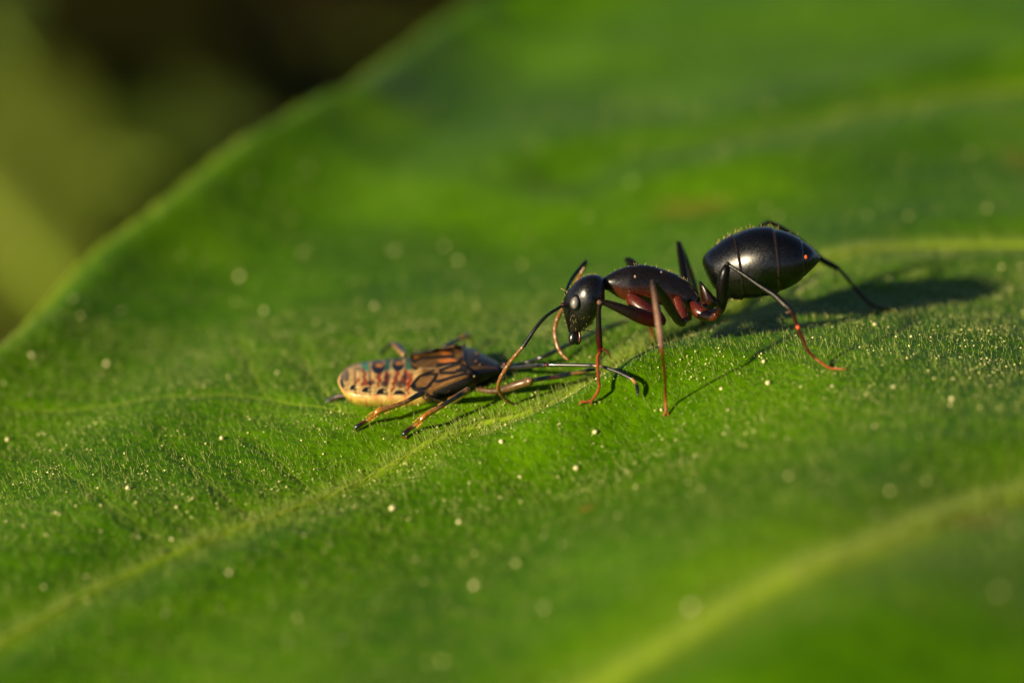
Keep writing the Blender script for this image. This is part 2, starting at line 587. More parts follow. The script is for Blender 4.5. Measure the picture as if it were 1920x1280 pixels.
st = np.maximum(st, 0.5 * np.exp(-(ed / 0.025) ** 2) * np.clip(np.sin(fx * 5.3 + 1.0) + np.sin(fx * 13.7) - 0.3, 0, 1))
mask[:, 1] = st
att = me.color_attributes.new('tint', 'FLOAT_COLOR', 'POINT')
att.data.foreach_set('color', np.vstack([mask, mask]).ravel())
me.materials.append(M_blade)
blade = link(bpy.data.objects.new('blade', me), leaf)

for k, (P, w) in enumerate(VX + SX):
    if k == 2:
        P, w = P[len(P) // 2:], 0.014
    B = Build()
    n = len(P)
    z = leaf_h(P[:, 0], P[:, 1])
    t = np.linspace(0, 1, n)
    r = w * (0.85 + 0.3 * t) * (1 + 0.12 * np.sin(t * 57) * np.sin(t * 23))
    r = r * np.clip(t / (0.7 if k == 2 else 0.12), 0.05, 1)
    P3 = np.column_stack([P, z - r * 0.45])
    keep = slice(0, n)
    B.path(P3[keep], r[keep], np.tile([0.0, 0.0, 0.0], (n, 1)), 10)
    B.object('side_vein' if k < 3 else 'small_vein', M_vein, leaf)

# the thickened margin, its pale vein colour adding to the rim's lit look
B = Build()
_m = MFINE[(MFINE[:, 0] > -3.5) & (MFINE[:, 0] < 4)]
_m = catmull(_m, 3)
_r = 0.020 + 0.005 * np.sin(np.arange(len(_m)) * 0.9) * np.sin(np.arange(len(_m)) * 0.37)
B.path(np.column_stack([_m, leaf_h(_m[:, 0], _m[:, 1]) - 0.006]), _r, np.zeros((len(_m), 3)), 8)
B.object('margin_rim', M_vein, leaf)

# ------------------------------------------------------------------ the leaf: hairs, specks and pollen
def hairs(name, x, y, length, radius, lean, mat, parent, jitter=0.35):
    n = len(x)
    z = leaf_h(x, y)
    eps = 0.01
    gxn = (leaf_h(x + eps, y) - z) / eps
    gyn = (leaf_h(x, y + eps) - z) / eps
    N = np.stack([-gxn, -gyn, np.ones(n)], -1)
    D = N + np.asarray(lean) + rng.normal(0, jitter, (n, 3)) * [1, 1, 0.3]
    D /= np.linalg.norm(D, axis=1)[:, None]
    base = np.stack([x, y, z - 0.003], -1)
    bend = rng.normal(0, 0.12, (n, 3)); bend[:, 2] = -0.05
    A = np.cross(D, rng.normal(0, 1, (n, 3))); A /= np.linalg.norm(A, axis=1)[:, None]
    Bv = np.cross(D, A)
    verts = np.zeros((n, 7, 3))
    for j in range(3):
        a = 2 * math.pi * j / 3
        off = math.cos(a) * A + math.sin(a) * Bv
        verts[:, j] = base + radius[:, None] * off
        verts[:, 3 + j] = base + length[:, None] * 0.55 * D + 0.62 * radius[:, None] * off
    verts[:, 6] = base + length[:, None] * (D + 0.5 * bend)
    tri = []
    for j in range(3):
        k = (j + 1) % 3
        tri += [(j, k, 3 + k), (j, 3 + k, 3 + j), (3 + j, 3 + k, 6)]
    T = np.array(tri, np.int32)
    F = (np.arange(n, dtype=np.int32)[:, None, None] * 7 + T[None]).reshape(-1, 3)
    me = bpy.data.meshes.new(name)
    me.vertices.add(n * 7); me.vertices.foreach_set('co', verts.astype(np.float32).ravel())
    me.loops.add(F.size); me.loops.foreach_set('vertex_index', F.ravel())
    me.polygons.add(len(F)); me.polygons.foreach_set('loop_start', np.arange(0, F.size, 3, dtype=np.int32))
    me.update(calc_edges=True)
    me.polygons.foreach_set('use_smooth', np.ones(len(F), dtype=bool))
    me.materials.append(mat)
    o = link(bpy.data.objects.new(name, me), parent)
    o['kind'] = 'stuff'
    return o, verts[:, 6]


def scatter(n, x0, x1, y0, y1):
    x = rng.uniform(x0, x1, n); y = rng.uniform(y0, y1, n)
    ok = y < margin_y(x) - 0.03
    return x[ok], y[ok]


x1, y1 = scatter(21000, -2.3, 2.4, -0.9, 1.4)
x2, y2 = scatter(7000, -2.6, 3.0, 1.4, 5.5)
x3, y3 = scatter(8000, -2.2, 2.2, -2.6, -0.9)
xs, ys = np.concatenate([x1, x2, x3]), np.concatenate([y1, y2, y3])
ln = rng.gamma(6, 0.0044, len(xs)).clip(0.008, 0.065)
hair_o, tips = hairs('leaf_hair', xs, ys, ln, rng.uniform(0.0007, 0.0013, len(xs)), (-0.28, 0.1, 0.25), M_hair, leaf)
# longer hairs along the side veins
vx, vy = [], []
for P, w in VX:
    if w == 0.018:
        continue
    k = rng.integers(0, len(P) - 1, 1500); f = rng.random(1500)
    q = P[k] * (1 - f[:, None]) + P[k + 1] * f[:, None] + rng.normal(0, w * 0.9, (1500, 2))
    vx.append(q[:, 0]); vy.append(q[:, 1])
vx, vy = np.concatenate(vx), np.concatenate(vy)
hairs('vein_hair', vx, vy, rng.uniform(0.02, 0.075, len(vx)), rng.uniform(0.0010, 0.0018, len(vx)), (-0.3, 0.1, 0.3), M_hair, leaf, 0.3)


def specks(name, C, r, mat, parent):
    """tiny octahedral specks, one mesh"""
    n = len(C)
    O = np.array([(1, 0, 0), (-1, 0, 0), (0, 1, 0), (0, -1, 0), (0, 0, 1), (0, 0, -1)], float)
    T = np.array([(0, 2, 4), (2, 1, 4), (1, 3, 4), (3, 0, 4), (2, 0, 5), (1, 2, 5), (3, 1, 5), (0, 3, 5)], np.int32)
    V = C[:, None, :] + r[:, None, None] * O[None]
    F = (np.arange(n, dtype=np.int32)[:, None, None] * 6 + T[None]).reshape(-1, 3)
    me = bpy.data.meshes.new(name)
    me.vertices.add(n * 6); me.vertices.foreach_set('co', V.astype(np.float32).ravel())
    me.loops.add(F.size); me.loops.foreach_set('vertex_index', F.ravel())
    me.polygons.add(len(F)); me.polygons.foreach_set('loop_start', np.arange(0, F.size, 3, dtype=np.int32))
    me.update(calc_edges=True)
    me.polygons.foreach_set('use_smooth', np.ones(len(F), dtype=bool))
    me.materials.append(mat)
    o = link(bpy.data.objects.new(name, me), parent)
    o['kind'] = 'stuff'
    return o


sx, sy = scatter(38000, -2.3, 2.4, -0.8, 1.1)
clump = 0.5 + 0.5 * np.sin(sx * 7.3 + 2.0 * np.sin(sy * 4.1)) * np.sin(sy * 8.9 + 1.7 * np.sin(sx * 5.3))
keep = rng.random(len(sx)) < 0.05 + 0.55 * clump ** 3
sx, sy = sx[keep], sy[keep]
C = np.stack([sx, sy, leaf_h(sx, sy) + 0.003 + 0.012 * rng.random(len(sx)) ** 2], -1)
specks('glint_speck', C, rng.gamma(2.6, 0.00075, len(sx)).clip(0.0009, 0.0058), M_speck, leaf)  # pale specks stand in for sun glints among the hairs

tx, ty = [np.concatenate(q) for q in zip(scatter(450, -1.9, 2.0, -2.5, -0.8), scatter(1300, -2.4, 2.8, 1.1, 4.5))]
C = np.stack([tx, ty, leaf_h(tx, ty) + 0.004], -1)
specks('dust_speck', C, rng.gamma(2.2, 0.0013, len(tx)).clip(0.0012, 0.010), M_speck, leaf)

# pollen grains that can be told apart: each one a thing
gm = None
grain_px = [(80, 812), (168, 800), (333, 808), (236, 905), (240, 917), (175, 890), (105, 963), (190, 996), (260, 1008), (331, 952), (416, 824), (8, 720), (14, 826), (12, 978),
            (565, 826), (465, 812), (620, 1022), (570, 1004), (322, 1012), (612, 932), (480, 968), (95, 845), (200, 684), (340, 678), (230, 582), (350, 560), (400, 552), (496, 584),
            (620, 616), (660, 530), (702, 575), (756, 600), (860, 490), (742, 470), (1115, 812), (1020, 1140), (900, 868), (975, 895), (880, 905), (735, 955), (690, 1172), (310, 1150),
            (1296, 1140), (1475, 822), (1290, 905), (1365, 770), (1352, 730), (1666, 614), (1826, 649), (1708, 632), (1680, 632), (1858, 724), (1675, 727), (1640, 610), (1784, 750), (1782, 760),
            (1560, 725), (1440, 720), (1432, 680), (1760, 668), (1020, 1005), (1080, 880), (890, 1100), (1160, 900), (1640, 800), (1705, 650), (1745, 633), (1500, 560), (1600, 545), (1630, 548),
            (1240, 770), (940, 830), (1050, 795), (1095, 920), (430, 1075), (560, 1170), (780, 1050), (640, 1200), (860, 980), (520, 700), (120, 700), (60, 668), (280, 640), (450, 520), (560, 330)]
verts, faces = [], []
for i in range(1, 6):
    for j in range(8):
        thh, ph = math.pi * i / 6, 2 * math.pi * j / 8
        rr = 1 + 0.12 * math.sin(3 * ph + 2 * thh)
        verts.append((rr * math.sin(thh) * math.cos(ph), rr * math.sin(thh) * math.sin(ph), 0.8 * math.cos(thh)))
verts += [(0, 0, 0.8), (0, 0, -0.8)]
for i in range(4):
    for j in range(8):
        a, b = i * 8 + j, i * 8 + (j + 1) % 8
        faces.append((a, a + 8, b + 8, b))
for j in range(8):
    faces.append((j, (j + 1) % 8, 40)); faces.append((32 + (j + 1) % 8, 32 + j, 41))
grain = None
for (u, v) in grain_px:
    p = on_leaf(u, v)
    r = 0.0035 + 0.0075 * random.random() ** 2
    if grain is None:
        grain = mesh_object('pollen_grain', np.array(verts), faces, M_pollen)
        tag(grain, 'tiny pale yellow pollen grain lying on the green leaf', 'pollen', 'pollen grains strewn over the leaf')
        g = grain
    else:
        g = grain.copy(); col.objects.link(g)
    g.scale = (r, r * random.uniform(0.8, 1.25), r)
    g.rotation_euler = (random.random(), random.random(), random.random() * 6)
    g.location = p + np.array([0, 0, r * 0.6])

# ------------------------------------------------------------------ the ant
K = np.array([0.0032, 0.0027, 0.0025])           # black cuticle
KB = np.array([0.0085, 0.0052, 0.0036])             # brown black
RD = np.array([0.075, 0.0105, 0.0035])             # dark red
TR = np.array([0.26, 0.060, 0.016])              # tarsus orange brown
BR = np.array([0.20, 0.085, 0.022])               # antenna club brown
TN = np.array([0.40, 0.22, 0.15])


def mix(a, b, t):
    t = min(1.0, max(0.0, t))
    return np.asarray(a) * (1 - t) + np.asarray(b) * t


ant_origin = on_leaf(1240, 690)
A = Build()
# head: from the neck down to the clypeus
A.loft([(1135, 540, 1130, 556, 0.045, 4), (1131, 521, 1134, 562, 0.045, 22), (1117, 514.5, 1131, 570, 0.042, 33), (1100, 516, 1125, 582, 0.04, 39), (1083, 525, 1118, 594, 0.042, 40.5),
        (1069, 540, 1110, 605, 0.050, 38), (1059, 556, 1101, 614, 0.060, 33.5), (1054.5, 574, 1094, 619, 0.068, 28.5), (1058, 594, 1090, 622, 0.070, 23), (1063, 610, 1088, 625, 0.070, 18), (1066, 622, 1086, 627, 0.070, 13), (1070, 626, 1083, 628, 0.070, 5)],
       n=7, sides=44, power=2.2, colour=lambda u, v, a, s: mix(K, KB, (v - 600) / 25))
# mandibles and mouth
A.blob(1074, 633, 0.035, 8, 14, 7, K * 0.8, rot=0.15)
A.blob(1082, 635, 0.06, 8, 12, 9, mix(K, RD, 0.35), rot=-0.1)
A.tube([(1086.5, 622, 0.03, 2.2, RD), (1087.5, 632, 0.028, 2.6, RD), (1086, 641, 0.03, 1.8, RD * 0.8)], sides=8)
A.tube([(1090, 619, 0.03, 1.0, K), (1100, 619, 0.03, 0.8, K), (1112, 621, 0.03, 0.5, K)], sides=6)
A.tube([(1094, 616, 0.04, 1.0, K), (1106, 609, 0.04, 0.8, K), (1114, 603, 0.04, 0.5, K)], sides=6)
# neck, thorax
A.tube([(1122, 540, 0.06, 11, K), (1134, 534, 0.06, 9, K), (1146, 532, 0.06, 11, K)], sides=14)


def thorax_col(u, v, a, s):
    red = max(0, min(1, (-a - 0.05) * 1.6)) * (0.85 if 1150 < u < 1215 or u > 1262 else 0.45)
    return mix(mix(K, KB, 0.5), RD, red)


A.loft([(1128, 524, 1128, 537, 0.06, 5), (1133, 520, 1130, 540, 0.06, 12), (1146, 511.5, 1143, 547, 0.065, 20), (1160, 504.5, 1158, 557, 0.07, 26), (1178, 498.5, 1178, 565, 0.07, 29), (1188, 498, 1190, 567, 0.07, 28.5),
        (1204, 496, 1206, 567, 0.075, 28), (1226, 499, 1226, 570, 0.08, 26), (1240, 504, 1240, 572, 0.085, 25), (1255, 508.5, 1253, 574, 0.09, 24.5), (1272, 516, 1266, 577, 0.095, 22), (1288, 526, 1276, 581, 0.10, 20), (1301, 539, 1286, 583, 0.10, 17), (1310, 551, 1295, 583, 0.10, 13), (1314, 562, 1302, 580, 0.10, 6)],
       n=7, sides=40, colour=thorax_col)
# spiracles
for (u, v, w, r) in [(1191, 518.5, 0.018, 2.8), (1240, 511, 0.056, 2.8), (1237.5, 531, 0.038, 2.6)]:
    A.blob(u, v, w, r, r * 1.2, r * 0.8, TN * 0.55, seg=10, rng_=6)
A.blob(1127, 533, 0.005, 4, 4, 4, RD * 0.6, seg=10, rng_=8)
# coxae
A.tube([(1180, 556, 0.02, 9, RD), (1190, 566, 0.0, 14, RD), (1212, 584, -0.02, 17, RD * 0.55), (1236, 598, -0.04, 13, RD * 0.4), (1246, 603, -0.05, 6, RD * 0.35)], sides=16)
A.tube([(1270, 560, 0.04, 9, RD), (1276, 578, 0.01, 11, RD), (1280, 596, -0.015, 10.5, RD), (1278, 609, -0.03, 6.5, RD)], sides=16)
A.tube([(1298, 570, 0.05, 8, RD), (1308, 582, 0.02, 13, RD), (1322, 590, 0.0, 12, RD), (1336, 593, -0.02, 9, RD), (1345, 588, -0.04, 7, RD)], sides=16)
A.tube([(1185, 560, 0.12, 9, RD), (1205, 578, 0.15, 14, RD * 0.5), (1232, 596, 0.18, 9, RD * 0.4)], sides=14)
A.tube([(1272, 560, 0.16, 9, RD), (1285, 582, 0.18, 11, RD), (1292, 600, 0.19, 6, RD)], sides=14)
A.tube([(1300, 572, 0.15, 8, RD), (1325, 586, 0.2, 11, RD), (1345, 585, 0.23, 7, RD)], sides=14)
# petiole with its upright scale
A.tube([(1298, 570, 0.10, 12, RD * 0.6), (1316, 574, 0.105, 10, RD * 0.6), (1330, 572, 0.11, 9, RD * 0.5), (1344, 562, 0.115, 9, KB)], sides=16)
A.loft([(1322, 574, 1336, 574, 0.105, 12), (1315, 560, 1341, 566, 0.105, 17), (1312, 544, 1336, 552, 0.105, 18), (1310.5, 532, 1325, 540, 0.105, 15), (1311, 526, 1316, 529, 0.105, 7)],
       n=6, sides=20, colour=lambda u, v, a, s: mix(RD * 0.35, K, s))


# gaster, five overlapping plates
def gstep(s):
    cuts = [0.36, 0.58, 0.76, 0.90]
    k = 1.0
    prev = 0.0
    for c in cuts:
        if s > c:
            prev = c
    nx = next((c for c in cuts if c > s), 1.02)
    t = (s - prev) / (nx - prev)
    return 0.962 + 0.046 * math.sin(0.5 * math.pi * t) if prev else 0.985 + 0.023 * math.sin(0.5 * math.pi * t)


def gcol(u, v, a, s):
    c = K * 0.3
    for q in (0.36, 0.58, 0.76, 0.90):
        if -0.012 < s - q < 0.0:
            c = mix(K, TN, 0.05)
    return c


A.loft([(1321, 505, 1330, 521, 0.165, 5), (1317, 489, 1336, 536, 0.165, 26), (1324, 474, 1347, 548, 0.163, 41), (1338, 462, 1362, 557, 0.158, 51), (1358, 447, 1380, 561.5, 0.15, 59), (1382, 434.5, 1400, 561, 0.14, 65), (1408, 427, 1424, 557.5, 0.13, 67),
        (1435, 425, 1448, 552, 0.12, 65), (1460, 429.5, 1470, 544.5, 0.11, 59), (1484, 438.5, 1490, 533, 0.10, 49), (1503, 449, 1507, 520, 0.095, 38), (1519, 461.5, 1521, 506, 0.09, 26), (1531, 473, 1532, 495, 0.09, 12), (1538, 482, 1538.5, 487, 0.09, 3)],
       n=10, sides=64, step=gstep, colour=gcol)
# antennae
A.blob(1056, 572, 0.0, 5.5, 5.5, 6, mix(K, RD, 0.4), seg=12, rng_=8)
A.tube([(1056, 574, -0.02, 2.6, RD), (1050, 576, -0.03, 3.0, K), (1025, 592, -0.05, 3.1, K), (1005, 614, -0.06, 3.5, K), (990, 636, -0.06, 4.1, K), (980.5, 650, -0.06, 4.0, KB)], n=8)
wt = leaf_w(971, 759)
A.tube([(981, 650, -0.06, 3.3, TN * 0.5), (975, 656, -0.055, 3.3, BR * 0.8), (965, 668, -0.04, 3.7, BR), (955, 681, -0.02, 3.9, BR), (944, 698, 0.0, 3.9, BR), (936.5, 713, 0.02, 3.8, BR), (934, 727, 0.05, 3.6, BR * 0.9),
        (941, 742, 0.10, 3.3, BR * 0.8), (956, 754, 0.14, 2.9, BR * 0.7), (971, 759, 0.17, 2.0, BR * 0.7)], n=12, beads=11)
A.blob(1064, 548, 0.10, 5, 5, 6, K, seg=12, rng_=8)
A.tube([(1062, 552, 0.12, 3.0, K), (1064, 540, 0.16, 3.1, K), (1072, 523, 0.21, 3.4, K), (1085, 506, 0.25, 3.8, K), (1099, 490, 0.29, 3.8, K)], n=8)
A.tube([(1099, 490, 0.29, 3.0, BR * 0.4), (1095, 502, 0.30, 3.3, BR * 0.7), (1084, 522, 0.30, 3.6, BR), (1066, 556, 0.28, 3.8, BR), (1052, 583, 0.26, 4.0, BR), (1043, 604, 0.25, 4.0, BR), (1040.5, 625, 0.24, 4.0, BR), (1046, 650, 0.23, 3.8, BR),
        (1055, 665, 0.22, 3.4, BR), (1066, 675, 0.21, 2.4, BR * 0.9)], n=12, beads=11)


def foot(u, v, lift=2.5):
    """depth of the leaf at that pixel, a little in front so that the foot rests on it"""
    return leaf_w(u, v) - 0.012


n_leg_face = len(A.f)
# near fore leg
A.tube([(1246, 602, -0.05, 7.0, RD * 0.4), (1228, 601, -0.06, 12.5, RD * 0.3), (1205, 595, -0.075, 13.5, RD * 0.25), (1180, 585, -0.09, 11.5, KB), (1155, 575, -0.10, 8.5, KB), (1136, 568, -0.105, 6.3, KB), (1125, 566, -0.11, 5.2, KB)], n=6, sides=14)
A.blob(1124, 567, -0.11, 5.2, 5.2, 5.2, mix(KB, TN, 0.3), seg=12, rng_=8)
f1 = foot(1085, 759)
A.tube([(1124, 567, -0.11, 4.2, KB), (1122.5, 585, None, 4.7, KB), (1122.5, 610, None, 5.4, KB * 1.2), (1123.5, 638, None, 6.0, RD * 0.4), (1125, 655, None, 5.6, RD * 0.7), (1124, 664, -0.06, 3.6, TR * 0.8)], sides=12)
A.tube([(1129, 654, -0.07, 2.8, RD), (1136, 657, -0.075, 2.2, RD * 0.8), (1142, 665, -0.08, 1.4, RD * 0.7), (1146.5, 673, -0.08, 0.6, RD * 0.7)], sides=8)
A.tube([(1124, 663, -0.06, 3.2, TR), (1120.5, 670, None, 3.4, TR), (1121, 692, None, 3.3, TR * 0.75), (1122.5, 716, None, 2.7, TR * 0.8), (1123, 727, f1 + 0.01, 2.9, TR), (1118, 739, None, 2.7, TR), (1110, 749, None, 2.8, TR), (1103, 752.5, f1, 2.2, TR), (1093, 752.5, f1, 2.3, TR), (1088, 755, f1, 1.6, TR), (1085, 760, f1, 0.7, TR)], n=8, beads=5)
A.tube([(1110, 750, f1, 1.6, TR), (1107, 757, f1, 1.3, TR), (1108, 761, f1, 0.5, TR)], sides=6)
# near middle leg
A.tube([(1278, 607, -0.04, 6, RD * 0.5), (1270, 598, -0.08, 8.5, KB), (1255, 575, -0.17, 9.5, KB), (1240, 550, -0.27, 8.2, KB), (1229, 533, -0.33, 6.5, KB), (1224, 527, -0.35, 5.0, KB)], sides=14)
A.blob(1223.5, 528, -0.35, 5.2, 5.2, 5.2, KB, seg=12, rng_=8)
f2 = foot(1249, 777)
A.tube([(1223.5, 529, -0.35, 4.8, KB), (1226.5, 550, None, 5.0, TN * 0.25), (1231, 580, None, 5.4, TN * 0.5), (1235.5, 612, None, 5.8, TN * 0.6), (1239, 640, None, 5.6, TN * 0.4), (1240.5, 654, -0.42, 4.2, RD)], sides=12)  # tan along the shin paints in the strong sunlight on it
A.tube([(1240.5, 652, -0.42, 3.4, TR), (1242.5, 668, None, 3.0, RD), (1246, 695, None, 2.7, RD), (1247.5, 725, None, 2.5, RD), (1248, 750, f2, 2.6, TR), (1249, 768, f2, 2.7, TR), (1246, 776, f2, 2.0, TR), (1243, 781, f2, 0.8, TR)], n=8, beads=5)
A.tube([(1249, 768, f2, 2.0, TR), (1253, 777, f2, 1.5, TR), (1255, 782, f2, 0.6, TR)], sides=6)
# near hind leg
A.tube([(1346, 587, -0.04, 7, RD * 0.6), (1353, 575, -0.08, 8.5, KB), (1354, 545, -0.12, 11.5, K), (1356, 525, -0.14, 11, K), (1360, 508, -0.15, 9, K), (1364, 497, -0.15, 6.0, K)], sides=14)
A.blob(1364.5, 495.5, -0.15, 5.2, 5.2, 5.2, K, seg=12, rng_=8)
f3 = foot(1556, 690)
A.tube([(1365, 496, -0.15, 4.0, K * 0.3), (1392, 513, None, 3.6, K * 0.3), (1425, 536, None, 4.6, K * 0.3), (1452, 553, None, 6.2, K), (1470, 570, None, 6.2, KB), (1483, 581, -0.27, 4.6, KB)], sides=12)
A.tube([(1482, 579, -0.27, 3.6, KB), (1489, 595, None, 3.3, RD * 0.5), (1496, 615, None, 3.2, RD * 0.6), (1507, 638, None, 3.0, RD * 0.7), (1513, 654, None, 3.0, RD), (1524, 667, f3 + .01, 2.6, RD), (1540, 680, f3, 2.6, TR), (1556, 689.5, f3, 2.7, TR), (1572, 691, foot(1572, 692), 2.2, TR), (1587, 692, foot(1587, 693), 1.2, TR)], n=8, beads=5)
A.tube([(1481, 583, -0.29, 1.5, TN), (1477, 586, -0.30, 1.1, TN), (1473, 585, -0.30, 0.5, TN)], sides=6)
# far fore leg
A.tube([(1236, 596, 0.19, 7, RD * 0.4), (1222, 560, 0.26, 11, KB), (1205, 520, 0.34, 10, KB), (1186, 493, 0.40, 7, K), (1176, 486, 0.42, 5, K)], sides=12)
A.blob(1175.5, 487, 0.42, 5, 5, 5, K, seg=12, rng_=8)
f4 = leaf_w(1222, 636)
A.tube([(1176, 488, 0.42, 4.4, K), (1188, 520, None, 5.0, KB), (1202, 560, None, 5.6, KB), (1212, 590, 0.46, 4.5, RD), (1217, 608, None, 3.0, RD), (1224, 632, f4, 2.6, TR), (1216, 641, f4, 1.2, TR)], sides=10)
# far middle leg
A.tube([(1292, 592, 0.19, 6, RD * 0.5), (1290, 560, 0.25, 9, KB), (1283, 515, 0.33, 8, K), (1276, 475, 0.40, 6.8, K), (1273, 456, 0.43, 5.0, K)], sides=12)
A.blob(1272.5, 456, 0.43, 5, 5, 5, K, seg=12, rng_=8)
f5 = leaf_w(1318, 613)
A.tube([(1273, 456, 0.43, 4.5, K), (1283, 480, None, 5.0, K), (1294, 510, None, 5.4, KB), (1305, 545, None, 5.6, KB), (1312, 572, 0.50, 4.0, RD), (1315, 592, None, 3.0, TR), (1318, 612, f5, 2.6, TR), (1312, 618, f5, 1.0, TR)], sides=10)
# far hind leg
A.tube([(1346, 586, 0.23, 7, RD * 0.6), (1365, 540, 0.28, 11, K), (1396, 480, 0.36, 10, K), (1424, 432, 0.43, 6.5, K), (1433, 421, 0.44, 5.2, K)], sides=12)
A.blob(1437, 418.5, 0.445, 6, 5, 5, K, seg=12, rng_=8)
f6 = foot(1652, 579)
A.tube([(1438, 417, 0.445, 3.8, K), (1452, 420.5, None, 4.4, K), (1482, 438, None, 5.0, K), (1512, 462, None, 5.8, K), (1540, 486, None, 6.2, KB), (1562, 498, None, 5.6, KB), (1573, 504, 0.50, 4.2, KB)], sides=12)
A.tube([(1573, 504, 0.50, 3.5, KB), (1590, 523, None, 3.3, KB), (1612, 549, None, 3.3, RD * 0.5), (1631, 569, None, 3.1, RD * 0.6), (1641, 574, None, 3.1, RD * 0.7), (1656, 578.5, f6, 2.8, RD * 0.7), (1680, 581, foot(1680, 582), 2.2, RD), (1688, 577, foot(1690, 578), 1.2, TR)], n=8, beads=5)
A.tube([(1566, 505, 0.50, 1.2, TR), (1566.5, 520, 0.50, 1.0, TR), (1567.5, 535, 0.50, 0.5, TR)], sides=6)
ant = A.object('ant', M_ant, origin=ant_origin)
ant.data.materials.append(tint_material('ant_leg', 0.30, 0.22, 0.0, 0.0, 90, 0.25))
for p_ in ant.data.polygons[n_leg_face:]:
    p_.material_index = 1
tag(ant, 'black ant with dark red leg bases and slender legs, stooping over the dead bug', 'ant')

E = Build()
E.blob(1078.3, 567.5, -0.026, 7.8, 11.8, 8, (1, 1, 1), rot=0.14, seg=28, rng_=16)
eye = mesh_object('eye', E.v, E.f, M_eye, ant, origin=ant_origin)
E = Build()
E.blob(1078.3, 567.5, -0.0212, 11.2, 15.8, 6.9, (1, 1, 1), rot=0.14, seg=28, rng_=16)
M_socket = plain('eye_rim', (0.006, 0.005, 0.005), 0.5)
rim = mesh_object('eye_rim', E.v, E.f, M_socket, ant, origin=ant_origin)


# bristles of the ant: along the head, the back and the gaster
def bristle_build(lines, mat, name, parent, origin):
    B = Build()
    for (u, v, w, du, dv, dw, r) in lines:
        p, q = at(u, v, w), at(u + du, v + dv, w + dw)
        mid = (p + q) / 2
        B.path(np.array([p, mid, q]), np.array([px(r), px(r * 0.7), px(r * 0.2)]), np.ones((3, 3)), 4)
    o = mesh_object(name, B.v, B.f, mat, parent, origin=origin)
    o['kind'] = 'stuff'
    return o


lines = [(1063, 546, 0.05, -13, -6, 0, 0.9)]
for i in range(34):                                                    # crown of the head
    t = i / 33
    u = 1056 + 74 * t
    v = np.interp(u, [1054, 1059, 1069, 1083, 1100, 1117, 1131], [574, 556, 540, 525, 516, 514, 520])
    lines.append((u, v + 1, 0.05 + random.uniform(-.03, .02), random.uniform(-4, 0), random.uniform(-5, -1.5), random.uniform(-.01, .01), 0.6))
for i in range(26):                                                    # front and cheek
    u, v = random.uniform(1070, 1112), random.uniform(582, 618)
    lines.append((u, v, 0.0, random.uniform(-4, 0), random.uniform(2, 6), -0.02, 0.5))
for i in range(16):
    v = random.uniform(556, 622)
    u = np.interp(v, [556, 574, 594, 622], [1059, 1054.5, 1058, 1066])
    lines.append((u + 1, v, 0.05, random.uniform(-6, -2), random.uniform(-2, 3), 0, 0.5))
for i in range(26):                                                    # back
    u = random.uniform(1135, 1290)
    v = np.interp(u, [1133, 1146, 1160, 1178, 1204, 1226, 1255, 1288], [520, 511.5, 504.5, 498.5, 496, 499, 508.5, 526])
    lines.append((u, v + 1, 0.07 + random.uniform(-.02, .02), random.uniform(-4, 4), random.uniform(-8, -2), 0, 0.45))
for i in range(60):                                                    # gaster
    u = random.uniform(1326, 1530)
    v = np.interp(u, [1324, 1338, 1358, 1382, 1408, 1435, 1460, 1484, 1503, 1531], [474, 462, 447, 434.5, 427, 425, 429.5, 438.5, 449, 473])
    lines.append((u, v + 1, 0.14 + random.uniform(-.04, .04), random.uniform(-6, 5), random.uniform(-11, -2), 0, 0.5))
for i in range(14):
    u = random.uniform(1370, 1500)
    v = np.interp(u, [1362, 1400, 1448, 1490, 1521], [557, 561, 552, 533, 506])
    lines.append((u, v - 1, 0.14, random.uniform(-2, 6), random.uniform(4, 11), 0, 0.5))
bristle_build(lines, M_bristle, 'bristle', ant, ant_origin)
lines = [(1094, 620, 0.03, 20, 2, 0, 0.7), (1098, 616, 0.03, 14, -8, 0, 0.7), (1104, 612, 0.03, 10, 10, 0, 0.7), (1100, 618, 0.03, 14, 6, 0, .7), (1127, 597, -0.1, 10, 2, 0, 0.7), (1110, 610, 0.03, 6, -8, 0, .6)]
bristle_build(lines, M_socket, 'palp_bristle', ant, ant_origin)

# two red mites riding on the ant
for (u, v, w, r, lab) in [(1510, 482, 0.028, 4.6, 'tiny orange-red mite on the black rear of the ant'), (1496, 613.5, -0.295, 3.6, "tiny orange-red mite on the ant's hind foot")]:
    B = Build()
    B.blob(u, v, w, r, r * 1.1, r * 0.9, (1, 1, 1), seg=14, rng_=8)
    for k in range(6):
        a = k * math.pi / 3 + 0.3
        B.tube([(u, v, w, r * 0.3, (1, 1, 1)), (u + 1.3 * r * math.cos(a), v + 1.3 * r * math.sin(a), w + 0.004, r * 0.12, (1, 1, 1))], n=2, sides=5)
    o = mesh_object('mite', B.v, B.f, M_mite, origin=at(u, v, w))
    tag(o, lab, 'mite')

# ------------------------------------------------------------------ the dead bug
CR = np.array([0.52, 0.37, 0.14])                 # cream
YL = np.array([0.42, 0.30, 0.035])
RE = np.array([0.26, 0.026, 0.007])
TE = np.array([0.022, 0.10, 0.055])
OR = np.array([0.36, 0.135, 0.008])
BK = np.array([0.010, 0.009, 0.009])
GB = np.array([0.022, 0.018, 0.015])
TNB = np.array([0.17, 0.085, 0.024])


def seg_d(u, v, a, b):
    ax, ay = a; bx, by = b
    dx, dy = bx - ax, by - ay
    t = max(0, min(1, ((u - ax) * dx + (v - ay) * dy) / (dx * dx + dy * dy + 1e-9)))
    return math.hypot(u - ax - t * dx, v - ay - t * dy)


def soft(d, r, s=1.2):
    return max(0.0, min(1.0, (r - d) / s + 0.5))


